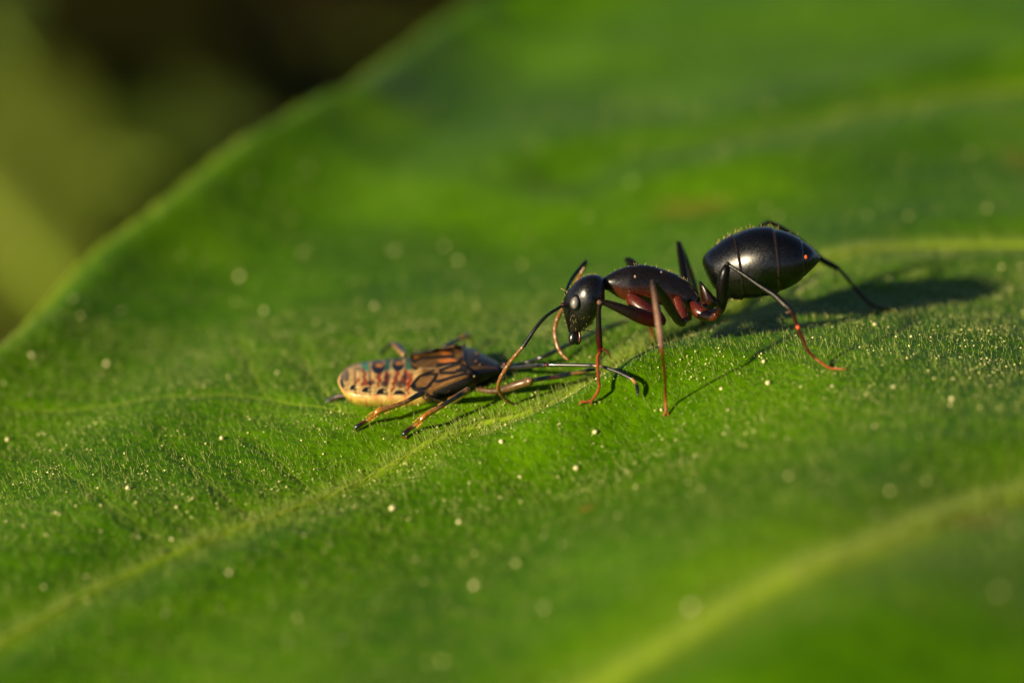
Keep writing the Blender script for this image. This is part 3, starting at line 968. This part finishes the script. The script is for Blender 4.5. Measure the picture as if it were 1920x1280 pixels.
def bug_dorsum(u, v):
    c = mix(CR, CR * np.array([1.0, 0.85, 0.8]), math.sin(u * 0.21) * 0.5 + 0.5)
    c = mix(c, RE, 0.30 * soft(abs(math.sin(u * 0.105 + 0.6)) * 10 + (v - 700) * 0.1, 3.2, 4))
    mot = math.sin(u * 0.9 + 2 * math.sin(v * 0.6)) * math.sin(v * 1.1 + 1.5 * math.sin(u * 0.5))
    c = mix(c, np.array([0.20, 0.09, 0.03]), max(0.0, 0.3 * mot))
    # teal bars and green wash along the middle
    for (x, w_, y0, y1) in [(685, 7, 678, 696), (727, 5.5, 672, 695), (766, 6, 664, 694), (707, 8, 676, 690), (746, 8, 668, 686)]:
        c = mix(c, TE if x not in (685,) else TE * 2.4, soft(abs(u - x), w_, 4) * soft(abs(v - (y0 + y1) / 2), (y1 - y0) / 2, 5))
    # red streaks
    for a, b, w_ in [((682, 693), (686, 725), 3.0), ((681, 715), (678, 730), 2.2), ((710, 700), (711, 712), 4.2), ((711, 712), (707, 738), 2.4), ((746, 697), (740, 716), 3.8), ((740, 712), (735, 740), 2.6), ((726, 702), (724, 716), 5.5),
                     ((762, 699), (756, 714), 5.5), ((770, 705), (766, 722), 4.5), ((766, 716), (764, 740), 3.2), ((672, 710), (665, 722), 2.6), ((698, 712), (694, 726), 2.4), ((752, 712), (748, 736), 2.2), ((690, 718), (683, 738), 2.2), ((720, 720), (716, 742), 2.0)]:
        c = mix(c, RE, 0.92 * soft(seg_d(u + 1.5 * math.sin(v * 0.5), v, a, b), w_, 2.6))
    # grey brown clouds along the side
    for (x, y, rx, ry) in [(695, 717, 8, 4.5), (722, 719, 9, 6), (751, 720, 10, 7), (672, 691, 5, 3), (727, 707, 6, 5), (760, 707, 6, 6)]:
        c = mix(c, GB * 1.8, 0.8 * soft(math.hypot((u - x) / rx, (v - y) / ry), 1.0, 0.5))
    # black spots with an orange crescent
    for (x, y, rx, ry) in [(709, 688.5, 13, 12), (746, 685, 11.5, 10.5), (779, 684, 8.5, 10)]:
        c = mix(c, BK, soft(math.hypot((u - x) / rx, (v - y) / ry), 1.0, 0.15))
        c = mix(c, OR * 1.1, soft(math.hypot((u - x - 2) / (rx * 0.58), (v - y + 4) / (ry * 0.32)), 1.0, 0.35))
    # black crescents on the rim
    for (x, yb, r, hh, cut) in [(663, 731, 7.5, 10, 1), (688, 735, 10, 10, 1), (717, 738.5, 11, 11, 1), (749, 741, 11.5, 10.5, 0)]:
        inside = soft(math.hypot((u - x) / r, (v - yb) / hh), 1.0, 0.15) * soft(v - yb, 0, 1.2)
        hole = cut * soft(math.hypot((u - x - 0.6 * r) / (0.42 * r), (v - yb + 0.42 * hh) / (0.26 * hh)), 1.0, 0.3)
        c = mix(c, CR * 1.15, soft(math.hypot((u - x) / (r * 1.3), (v - yb) / (hh * 1.3)), 1.0, 0.2) * soft(v - yb, 3, 1.2) * 0.8)
        c = mix(c, BK, inside * (1 - hole))
    # dark rear tip
    c = mix(c, GB * 2.2, 0.8 * soft(math.hypot((u - 648) / 6.5, (v - 704) / 12), 1.0, 0.4))
    c = mix(c, GB * 1.5, 0.8 * soft(seg_d(u, v, (640, 714), (645, 724)), 2.6, 2))
    # thorax
    c = mix(c, TNB * 0.7, soft(790 - u, 0, 10))
    c = mix(c, GB, soft(866 - u, 0, 8))
    return c


bug_origin = on_leaf(780, 770)
G = Build()
DW = -0.12
G.dw = DW
WN, WF = 0.34 + DW, 0.64 + DW     # depth of the near and far rim
secs = [  # near rim (u, v), far rim (u, v), lowest belly v, arch px, depth squeeze
    (633, 714, 634, 708, 718, 1, 0.15), (637, 722, 641, 697, 730, 4, 0.5), (648, 734, 655, 686, 750, 7, 0.75), (664, 739, 672, 680, 763, 9, 0.9), (686, 741.5, 694, 676, 768, 10, 1.0), (712, 743, 720, 673.5, 771, 10, 1.0), (740, 743.5, 746, 671, 772, 10, 1.0),
    (765, 743, 770, 668.5, 772, 11, 1.0), (792, 740, 797, 664, 769, 12, 1.0), (818, 734, 824, 658, 757, 13, 1.0), (845, 722, 848, 653.5, 752, 14, 1.0), (868, 712, 868, 650.5, 747, 15, 0.98), (886, 705, 884, 652, 738, 14, 0.9), (904, 700, 902, 660, 728, 12, 0.7), (920, 697, 917, 669, 718, 9, 0.5), (932, 695, 930, 677, 710, 6, 0.36), (938, 694.5, 937, 682, 704, 3, 0.25),
]
S = catmull(np.array(secs, float), 14)
rings, cols_ = [], []
for s in S:
    mid_w = (WN + WF) / 2 - 0.04
    hw = (WF - WN) / 2 * s[6]
    p, f = at(s[0], s[1], mid_w - hw), at(s[2], s[3], mid_w + hw)
    bm = at(0.5 * (s[0] + s[2]), s[4], mid_w - hw * 0.2)
    arch = px(s[5] * 0.75) * UPV
    pts, cc = [], []
    for j in range(40):                                   # dorsum, near to far
        t = j / 39
        q = p * (1 - t) + f * t + arch * math.sin(math.pi * t) ** 0.8
        gd = min(abs(s[0] * (1 - t) + s[2] * t - b_) for b_ in (643, 668, 696, 727, 762))
        q = q - UPV * px(2.2) * math.exp(-(gd / 2.6) ** 2) * math.sin(math.pi * min(1, t * 1.1 + 0.06)) ** 0.5
        pts.append(q)
    for j in range(1, 24):                                # belly, far to near
        t = j / 24
        line = f * (1 - t) + p * t
        drop = (math.sin(math.pi * t)) ** 0.6
        drop = (math.sin(math.pi * t)) ** 0.42
        q = line * (1 - drop) + (bm + (line - bm) * np.array([0.75, 0.75, 0.0])) * drop
        pts.append(q)
    rings.append(np.array(pts))
    for j, q in enumerate(pts):
        d = q - EYE
        t = float(np.dot(d, FWD))
        u = 960 + np.dot(d, RGT) / t * DIST / PX
        v = 640 - np.dot(d, UPV) / t * DIST / PX
        if j < 40:
            c = bug_dorsum(u, v)
            if j < 2 and u < 775:
                c = mix(CR * 1.1, RE * 1.4, 0.55 * (0.5 + 0.5 * math.sin((u - 640) * 2 * math.pi / 28.5)))
            if j > 33 and u < 790:
                c = mix(c, GB * 2, 0.6)
            if u > 812 and j < 9:
                c = mix(BK, TNB, 0.0 if j < 5 else 0.5)
        else:
            c = mix(YL, CR, 0.12)
            c = mix(c, RE * 1.2, 0.7 * soft(abs(math.sin((u - 630) * math.pi / 28.5)) * 9, 1.8, 1.5))
            if u > 870:
                c = mix(c, GB, 0.6)
            if u > 806 and j > 56:
                c = BK
        cols_.append(c)
n = len(rings[0])
V = np.vstack(rings)
F = []
for i in range(len(rings) - 1):
    for j in range(n):
        a, b = i * n + j, i * n + (j + 1) % n
        F.append((a, a + n, b + n, b))
F.append(tuple(range(n)))
F.append(tuple(reversed([(len(rings) - 1) * n + j for j in range(n)])))
G.add(V, F, np.array(cols_))
body_bvh = BVHTree.FromPolygons([Vector(v) for v in V.tolist()], F)


def bug_w(u, v, default=0.45):
    d = Vector(FWD + (u - 960) * PX / DIST * RGT - (v - 640) * PX / DIST * UPV)
    h = body_bvh.ray_cast(Vector(EYE), d.normalized())
    if h[0] is None:
        return default
    return float(np.dot(np.array(h[0]) - EYE, FWD) - DIST) - DW


# head and beak
G.loft([(934, 680, 936, 698, 0.46, 9), (942, 679, 944, 698, 0.46, 11), (953, 680, 955, 697, 0.45, 11), (962, 683, 963, 695, 0.44, 8), (969, 687, 969, 693, 0.43, 3)], n=6, sides=20, colour=lambda u, v, a, s: GB * 0.6)
# raised callosities on the neck shield
for (u, v, r) in [(894, 665, 4.5), (892, 679, 4), (899, 686, 4)]:
    G.blob(u, v, bug_w(u, v) + 0.006, r * 0.7, r * 1.5, r * 0.5, TNB * 0.5, rot=0.4, seg=10, rng_=6)
G.tube([(870, 645, bug_w(870, 652), 3, TNB * 0.5), (868, 665, bug_w(868, 665), 3.2, TNB * 0.6), (873, 685, bug_w(873, 685), 3.2, TNB * 0.6), (884, 702, bug_w(884, 702), 3, TNB * 0.8)], sides=8)
G.blob(888.5, 704.5, bug_w(888, 702) - 0.005, 3, 2.5, 3, (0.6, 0.42, 0.25), seg=10, rng_=6)
lw = lambda u, v, d=0.06: leaf_w(u, v) - d - DW
n_limb_face = len(G.f)
# antennae
G.tube([(955, 690, 0.40, 3.6, BK), (985, 687.5, 0.30, 3.7, GB), (1006, 685.5, 0.22, 3.9, GB), (1020.5, 684.5, 0.17, 4.2, GB), (1022, 684.5, 0.165, 2.6, BK), (1025, 684.5, 0.16, 2.8, RE * 0.6), (1028, 684, 0.17, 3.6, GB), (1060, 684, 0.14, 3.4, GB), (1100, 684.8, 0.10, 3.5, GB), (1113, 685.2, 0.085, 3.6, BK),
        (1116, 685.6, 0.08, 2.6, TNB), (1126, 686.5, 0.07, 2.7, TNB), (1132, 688, 0.06, 3.2, BK), (1155, 696, None, 3.6, BK), (1175, 705, None, 3.8, BK), (1183, 709.5, None, 3.6, BK), (1185.5, 711, None, 3.2, TNB * 1.6), (1190, 716, None, 3.2, TNB * 1.9), (1193.5, 722, None, 3.4, BK), (1195.5, 732, None, 3.4, BK), (1195, 742, lw(1195, 742, .03), 2.0, BK)], n=5)
G.tube([(955, 686, 0.46, 3.8, BK), (985, 680, 0.50, 4.0, BK), (1020, 668, lw(1020, 668, .12), 4.2, BK), (1055, 651, lw(1055, 651, .1), 4.0, BK), (1100, 630, lw(1100, 630, .08), 3.8, BK), (1140, 612, lw(1140, 612, .05), 3.4, BK), (1180, 599, lw(1180, 599, .03), 2.6, GB)], n=5)
# near hind leg
w0 = bug_w(812, 748, 0.36)
G.tube([(826, 752, w0, 7, BK), (818, 752, w0 - 0.02, 8, BK), (806, 748, 0.28, 8.2, BK), (797, 741, 0.26, 6.5, TNB * 0.6)], sides=12)
G.blob(795.5, 738.5, 0.255, 6, 6.5, 6, TNB * 0.9, seg=14, rng_=10)
h1 = foot(668, 806) - 0.005 - DW
G.tube([(794, 737, 0.25, 5.0, BK), (785, 740, None, 5.2, BK), (770, 748, None, 4.4, BK), (762, 753, None, 4.2, TNB * 0.8), (745, 759, None, 4.8, TNB * 1.2), (725, 765, None, 5.4, TNB * 1.3), (710, 770, 0.19, 6.2, OR * 0.9), (704, 776, None, 5.0, OR * 0.8)], sides=12)
G.tube([(706, 774, 0.19, 3.6, OR * 0.8), (696, 783, None, 4.2, OR * 0.7), (688, 788, h1 + 0.02, 3.6, TNB), (680, 793, None, 4.2, RD), (672, 798, h1, 4.8, BK), (667, 802, h1, 4.2, BK), (667, 809, h1, 1.4, RD)], n=5)
# near middle leg
G.tube([(838, 752, 0.36, 7, YL * 0.7), (852, 748, 0.30, 7.5, TNB), (866, 739, 0.23, 7, TNB), (875, 732, 0.20, 6.0, TNB)], sides=12)
G.blob(876, 731.5, 0.195, 6.2, 6.2, 6, TNB * 1.1, seg=14, rng_=10)
h2 = foot(760, 818) - 0.005 - DW
G.tube([(876, 731, 0.19, 5, TNB), (866, 738, None, 4.6, BK), (850, 748, None, 4.2, BK), (835, 757, None, 4.0, GB), (818, 767, None, 4.4, TNB), (802, 776, None, 5.2, OR * 0.8), (795, 781, 0.12, 5.6, OR * 0.8), (789, 788, None, 4.6, OR * 0.7)], sides=12)
G.tube([(792, 785, 0.12, 3.6, OR * 0.8), (785, 793, None, 4.2, OR * 0.7), (777, 798, h2 + 0.02, 3.6, TNB), (768, 804, None, 4.4, RD * 0.6), (760, 811, h2, 5.0, BK), (757, 815, h2, 4.2, BK), (763, 823, h2, 1.2, TR)], n=5)
# near fore leg stretched forward
G.tube([(888, 728, 0.40, 6, TNB * 0.6), (915, 733, 0.36, 6, TNB * 0.4), (940, 731, 0.33, 7, TNB * 0.5), (965, 723, 0.30, 8, TNB * 0.6), (985, 717, 0.28, 8, TNB * 0.7), (994, 714.5, 0.27, 8.5, TNB * 0.8), (997, 713.5, 0.27, 6.0, OR * 0.6)], sides=14)
G.tube([(997, 713.5, 0.27, 3.8, BK), (1008, 711, 0.27, 4.2, BK), (1030, 708, 0.27, 4.4, BK), (1034, 708, 0.27, 3.8, RD * 0.6), (1052, 705, 0.27, 4.4, BK), (1068, 701, 0.27, 4.2, BK), (1074, 700, 0.27, 3.4, TNB), (1096, 696, 0.27, 3.2, TNB), (1102, 694, 0.27, 3.6, BK), (1116, 692, 0.27, 3.0, BK)], n=5, sides=12)
# far fore leg
G.tube([(955, 684, 0.6, 5, TNB * 0.6), (985, 668, 0.66, 7, TNB * 0.8), (1010, 668, 0.70, 7, TNB), (1034, 676, 0.72, 6, TNB * 1.2), (1060, 680, 0.66, 4, TNB), (1076, 678, 0.6, 4.4, TNB * 1.3)], n=5)
# far legs behind the body
w9 = leaf_w(716, 660)
G.tube([(758, 672, 0.60, 5, BK), (756, 662, 0.68, 5.5, BK), (750, 651, 0.74, 5, BK), (741, 645, 0.78, 4.6, BK), (732, 646, 0.80, 4.2, BK), (722, 654, 0.84, 4, BK), (714, 664, 0.86, 3.4, BK)], n=5)
G.tube([(758, 666, 0.60, 4.2, TNB * 1.6), (748, 657, 0.66, 4.6, TNB * 1.5), (738, 646, 0.72, 4.4, TNB * 1.2)], n=5, sides=10)
G.tube([(832, 652, 0.64, 5, BK), (848, 643, 0.70, 5, BK), (862, 636, 0.74, 4.6, TNB * 1.2), (872, 631, 0.76, 5.5, TNB * 1.2), (880, 631, 0.80, 4.8, YL), (884, 640, 0.84, 3.6, YL)], n=5)
w8 = leaf_w(622, 752) - 0.01 - DW
G.tube([(652, 742, 0.46, 4, BK), (638, 742, None, 4.4, RD * 0.5), (628, 745, None, 5.2, RD * 0.3), (618, 750, w8, 5.4, BK), (612, 754, w8, 3, BK)], n=5)
bug = G.object('dead_bug', M_bug, origin=bug_origin)
bug.data.materials.append(tint_material('bug_limb', 0.30, 0.6, 0.7, 0.0, 60, 0.3))
for p_ in bug.data.polygons[n_limb_face:]:
    p_.material_index = 1
tag(bug, 'dead cream and red spotted bug with banded black antennae and orange shins', 'bug')

E = Build()
E.dw = DW
E.blob(947, 684, 0.41, 5.0, 5.5, 5.0, (1, 1, 1), seg=16, rng_=10)
mesh_object('eye', E.v, E.f, plain('bug_eye', (0.05, 0.015, 0.008), 0.25, 0.6), bug, origin=bug_origin)
# short spines on the bug's orange shins
lines = []
for (a, b, w) in [((762, 753), (706, 775), 0.20), ((835, 757), (790, 786), 0.14), ((706, 774), (690, 786), 0.19), ((792, 785), (778, 797), 0.12)]:
    for i in range(34):
        t = random.random(); sgn = random.choice((-1, 1))
        u, v = a[0] + (b[0] - a[0]) * t, a[1] + (b[1] - a[1]) * t
        nx_, ny_ = (b[1] - a[1]), -(b[0] - a[0])
        L = math.hypot(nx_, ny_); nx_, ny_ = nx_ / L * sgn, ny_ / L * sgn
        lines.append((u + nx_ * 4, v + ny_ * 4, w + DW - 0.004, nx_ * 3.5 - 1.5, ny_ * 3.5 + 1, 0, 0.6))
bristle_build(lines, plain('bug_bristle', (0.6, 0.28, 0.05), 0.4), 'bristle', bug, bug_origin)

# wings: thin plates that lie on the back
net_near = [((771, 727), (786, 709)), ((786, 709), (812, 698)), ((771, 727), (780, 734)), ((780, 734), (800, 731)), ((800, 731), (812, 718)), ((812, 718), (819, 706)), ((812, 718), (822, 719)), ((800, 731), (806, 726)),
            ((786, 709), (806, 705)), ((806, 705), (815, 706)), ((822, 719), (845, 712)), ((845, 712), (868, 706)), ((868, 706), (886, 704)), ((826, 703), (850, 703)), ((850, 703), (870, 697)), ((825, 698), (845, 690)), ((845, 690), (862, 686)), ((862, 686), (884, 702)),
            ((858, 698), (874, 700)), ((864, 694), (872, 703)), ((826, 703), (825, 698))]
net_far = [((770, 668), (800, 662)), ((800, 662), (850, 655)), ((790, 675), (850, 672)), ((850, 655), (866, 660)), ((820, 688), (858, 684)), ((858, 684), (866, 676)), ((775, 682), (790, 675)), ((770, 668), (775, 682)), ((830, 660), (850, 664))]


def wing(name, near_edge, far_edge, net, base_col, spots, lift):
    a = catmull(np.array(near_edge, float), 8); b = catmull(np.array(far_edge, float), 8)

    def resample(P, n):
        d = np.concatenate([[0], np.cumsum(np.hypot(*np.diff(P, axis=0).T))])
        t = np.linspace(0, d[-1], n)
        return np.column_stack([np.interp(t, d, P[:, 0]), np.interp(t, d, P[:, 1])])
    nu, nv = 90, 36
    a, b = resample(a, nu), resample(b, nu)
    W = np.zeros((nu, nv)); U = np.zeros((nu, nv)); Vv = np.zeros((nu, nv))
    for i in range(nu):
        for j in range(nv):
            t = j / (nv - 1)
            U[i, j], Vv[i, j] = a[i] * (1 - t) + b[i] * t
            W[i, j] = bug_w(U[i, j], Vv[i, j], np.nan)
    # fill and smooth the depth so the plate does not copy every dent of the back
    W = np.where(np.isnan(W), np.nanmean(W, axis=1, keepdims=True), W)
    for _ in range(12):
        Wp = np.pad(W, 1, mode='edge')
        W = (Wp[:-2, 1:-1] + Wp[2:, 1:-1] + Wp[1:-1, :-2] + Wp[1:-1, 2:] + 2 * W) / 6
    vs, cs = [], []
    for side in (0, 1):
        for i in range(nu):
            for j in range(nv):
                u, v = U[i, j], Vv[i, j]
                d = min(seg_d(u, v, s[0], s[1]) for s in net)
                ridge = soft(d, 1.8, 1.6)
                p = at(u, v, W[i, j] + DW - lift) + UPV * (0.003 * ridge) + UPV * 0.008 - (0.006 * UPV if side else 0)
                vs.append(p)
                c = base_col * (0.85 + 0.3 * math.sin(u * 0.13 + v * 0.3) ** 2)
                for (x, y, rx, ry, cc) in spots:
                    c = mix(c, cc, soft(math.hypot((u - x) / rx, (v - y) / ry), 1.0, 0.4))
                c = mix(c, GB * 0.35, soft(d, 2.9, 1.8))
                cs.append(c)
    F = []
    m = nu * nv
    for i in range(nu - 1):
        for j in range(nv - 1):
            k = i * nv + j
            F.append((k, k + nv, k + nv + 1, k + 1))
            F.append((m + k, m + k + 1, m + k + nv + 1, m + k + nv))
    rim_ = [i * nv for i in range(nu)] + [(nu - 1) * nv + j for j in range(1, nv)] + [i * nv + nv - 1 for i in range(nu - 2, -1, -1)] + [j for j in range(nv - 2, 0, -1)]
    for k in range(len(rim_)):
        p_, q_ = rim_[k], rim_[(k + 1) % len(rim_)]
        F.append((p_, q_, m + q_, m + p_))
    return mesh_object(name, vs, F, M_wing, bug, np.array(cs), origin=bug_origin)


wing('wing', [(769, 727), (778, 735), (795, 737), (816, 733), (836, 724), (856, 716), (888, 704)], [(769, 727), (775, 718), (786, 708), (812, 698), (835, 690), (862, 686), (888, 704)], net_near, TNB * 0.95,
     [(797, 719, 13, 6, TNB * 1.0), (836, 711, 14, 5, TNB * 1.35), (790, 735, 10, 2.5, GB * 0.5), (775, 727, 6, 6, GB)], 0.010)
wing('wing', [(768, 682), (785, 690), (810, 692), (835, 688), (858, 684), (869, 680)], [(768, 668), (790, 664), (815, 658), (840, 653), (858, 650), (868, 652)], net_far, TNB * 0.55,
     [(838, 680, 17, 4.0, np.array([0.40, 0.12, 0.02])), (835, 664, 13, 4.5, np.array([0.36, 0.10, 0.018])), (778, 676, 8, 6, OR * 0.6)], 0.006)

# ------------------------------------------------------------------ what lies behind: bare soil and blurred leaves of the same shrub
def soil():
    m, n, l, b, out = new_mat('soil')
    tc = n.new('ShaderNodeTexCoord')
    nz = n.new('ShaderNodeTexNoise'); nz.inputs['Scale'].default_value = 0.03; nz.inputs['Detail'].default_value = 6
    l.new(tc.outputs['Object'], nz.inputs['Vector'])
    r = n.new('ShaderNodeValToRGB')
    r.color_ramp.elements[0].position = 0.38; r.color_ramp.elements[0].color = (0.008, 0.009, 0.002, 1)
    r.color_ramp.elements[1].position = 0.66; r.color_ramp.elements[1].color = (0.030, 0.028, 0.007, 1)
    l.new(nz.outputs[0], r.inputs[0]); l.new(r.outputs[0], b.inputs['Base Color'])
    b.inputs['Roughness'].default_value = 0.95
    b.inputs['Specular IOR Level'].default_value = 0.0
    return m


NG = 90
gxs = np.linspace(-1500, 1500, NG); gys = np.linspace(-1200, 1800, NG)
GX, GY = np.meshgrid(gxs, gys, indexing='ij')
GZ = -45 + 4 * np.sin(GX * 0.013) * np.cos(GY * 0.011) + 2 * np.sin(GX * 0.041 + GY * 0.03)
gi = np.arange(NG * NG).reshape(NG, NG)
gf = np.stack([gi[:-1, :-1], gi[1:, :-1], gi[1:, 1:], gi[:-1, 1:]], -1).reshape(-1, 4).tolist()
ground = mesh_object('ground', np.stack([GX, GY, GZ], -1).reshape(-1, 3), gf, soil())
ground['kind'] = 'structure'

M_b1 = leaf_material('far_leaf_olive', (0.040, 0.060, 0.005), (0.066, 0.086, 0.009), (0.25, 0.28, 0.06), (0.2, 0.15, 0.05), trans=0.3, fine=False, scale=0.15)
M_b2 = leaf_material('far_leaf_green', (0.024, 0.042, 0.004), (0.042, 0.062, 0.008), (0.14, 0.18, 0.04), (0.2, 0.15, 0.05), trans=0.3, fine=False, scale=0.15)
M_b3 = leaf_material('far_leaf_brown', (0.018, 0.017, 0.004), (0.03, 0.026, 0.007), (0.09, 0.07, 0.02), (0.2, 0.15, 0.05), trans=0.2, fine=False, scale=0.15)


def far_leaf(name, u, v, w, length, width, spin, tilt, yaw, mat, label):
    """a cupped pointed leaf with a raised midrib; spin turns it in its own plane"""
    nl, nw = 28, 15
    vs, cs = [], []
    for side in (0, 1):
        for i in range(nl):
            t = i / (nl - 1)
            hwid = 0.5 * width * (math.sin(math.pi * min(1, t * 0.98 + 0.01) ** 0.8)) ** 0.8
            for j in range(nw):
                s = -1 + 2 * j / (nw - 1)
                x = (t - 0.5) * length; y = s * hwid * (1 + 0.04 * math.sin(t * 40))
                z = 0.12 * width * s * s - 0.25 * length * (t - 0.5) ** 2 + 0.02 * width * math.sin(t * 30 + abs(s) * 5) - side * 0.05
                vs.append((x, y, z)); cs.append((math.exp(-(s / 0.06) ** 2), 0, 0))
    F = []
    m = nl * nw
    for i in range(nl - 1):
        for j in range(nw - 1):
            k = i * nw + j
            F.append((k, k + nw, k + nw + 1, k + 1)); F.append((m + k, m + k + 1, m + k + nw + 1, m + k + nw))
    rim_ = [i * nw for i in range(nl)] + [(nl - 1) * nw + j for j in range(1, nw)] + [i * nw + nw - 1 for i in range(nl - 2, -1, -1)] + [j for j in range(nw - 2, 0, -1)]
    for k in range(len(rim_)):
        p_, q_ = rim_[k], rim_[(k + 1) % len(rim_)]
        F.append((q_, p_, m + p_, m + q_))
    o = mesh_object(name, vs, F, mat, None, np.array(cs, float))
    B = Build()
    ts = np.linspace(0, 1.35, 24)
    P = np.column_stack([(ts - 0.5) * length, 0 * ts, -0.25 * length * (ts - 0.5) ** 2 - 0.02])
    B.path(P, 0.03 * width * (0.4 + 0.6 * ts / 1.35), np.zeros((24, 3)), 8)
    mid = B.object('midrib', M_vein, o)
    o.location = at(u, v, w)
    o.rotation_euler = (tilt, spin, yaw)
    tag(o, label, 'leaf')
    return o


far_leaf('shrub_leaf', 0, 430, 60, 12, 8, 0.1, R(40), R(-60), M_b1, 'blurred sunlit olive leaf far behind the big leaf, its brightest neighbour')
far_leaf('shrub_leaf', 260, 330, 70, 11, 6.5, 0.0, R(35), R(-20), M_b2, 'blurred dull green leaf far behind the rim of the big leaf')
far_leaf('shrub_leaf', -20, 70, 70, 7, 4.5, 0.0, R(40), R(-70), M_b2, 'blurred dim green leaf far behind, above the sunlit olive one')
far_leaf('shrub_leaf', 650, 90, 80, 8.5, 6.5, 0.1, R(50), R(30), M_b3, 'blurred withered brown leaf far behind the rim of the big leaf')
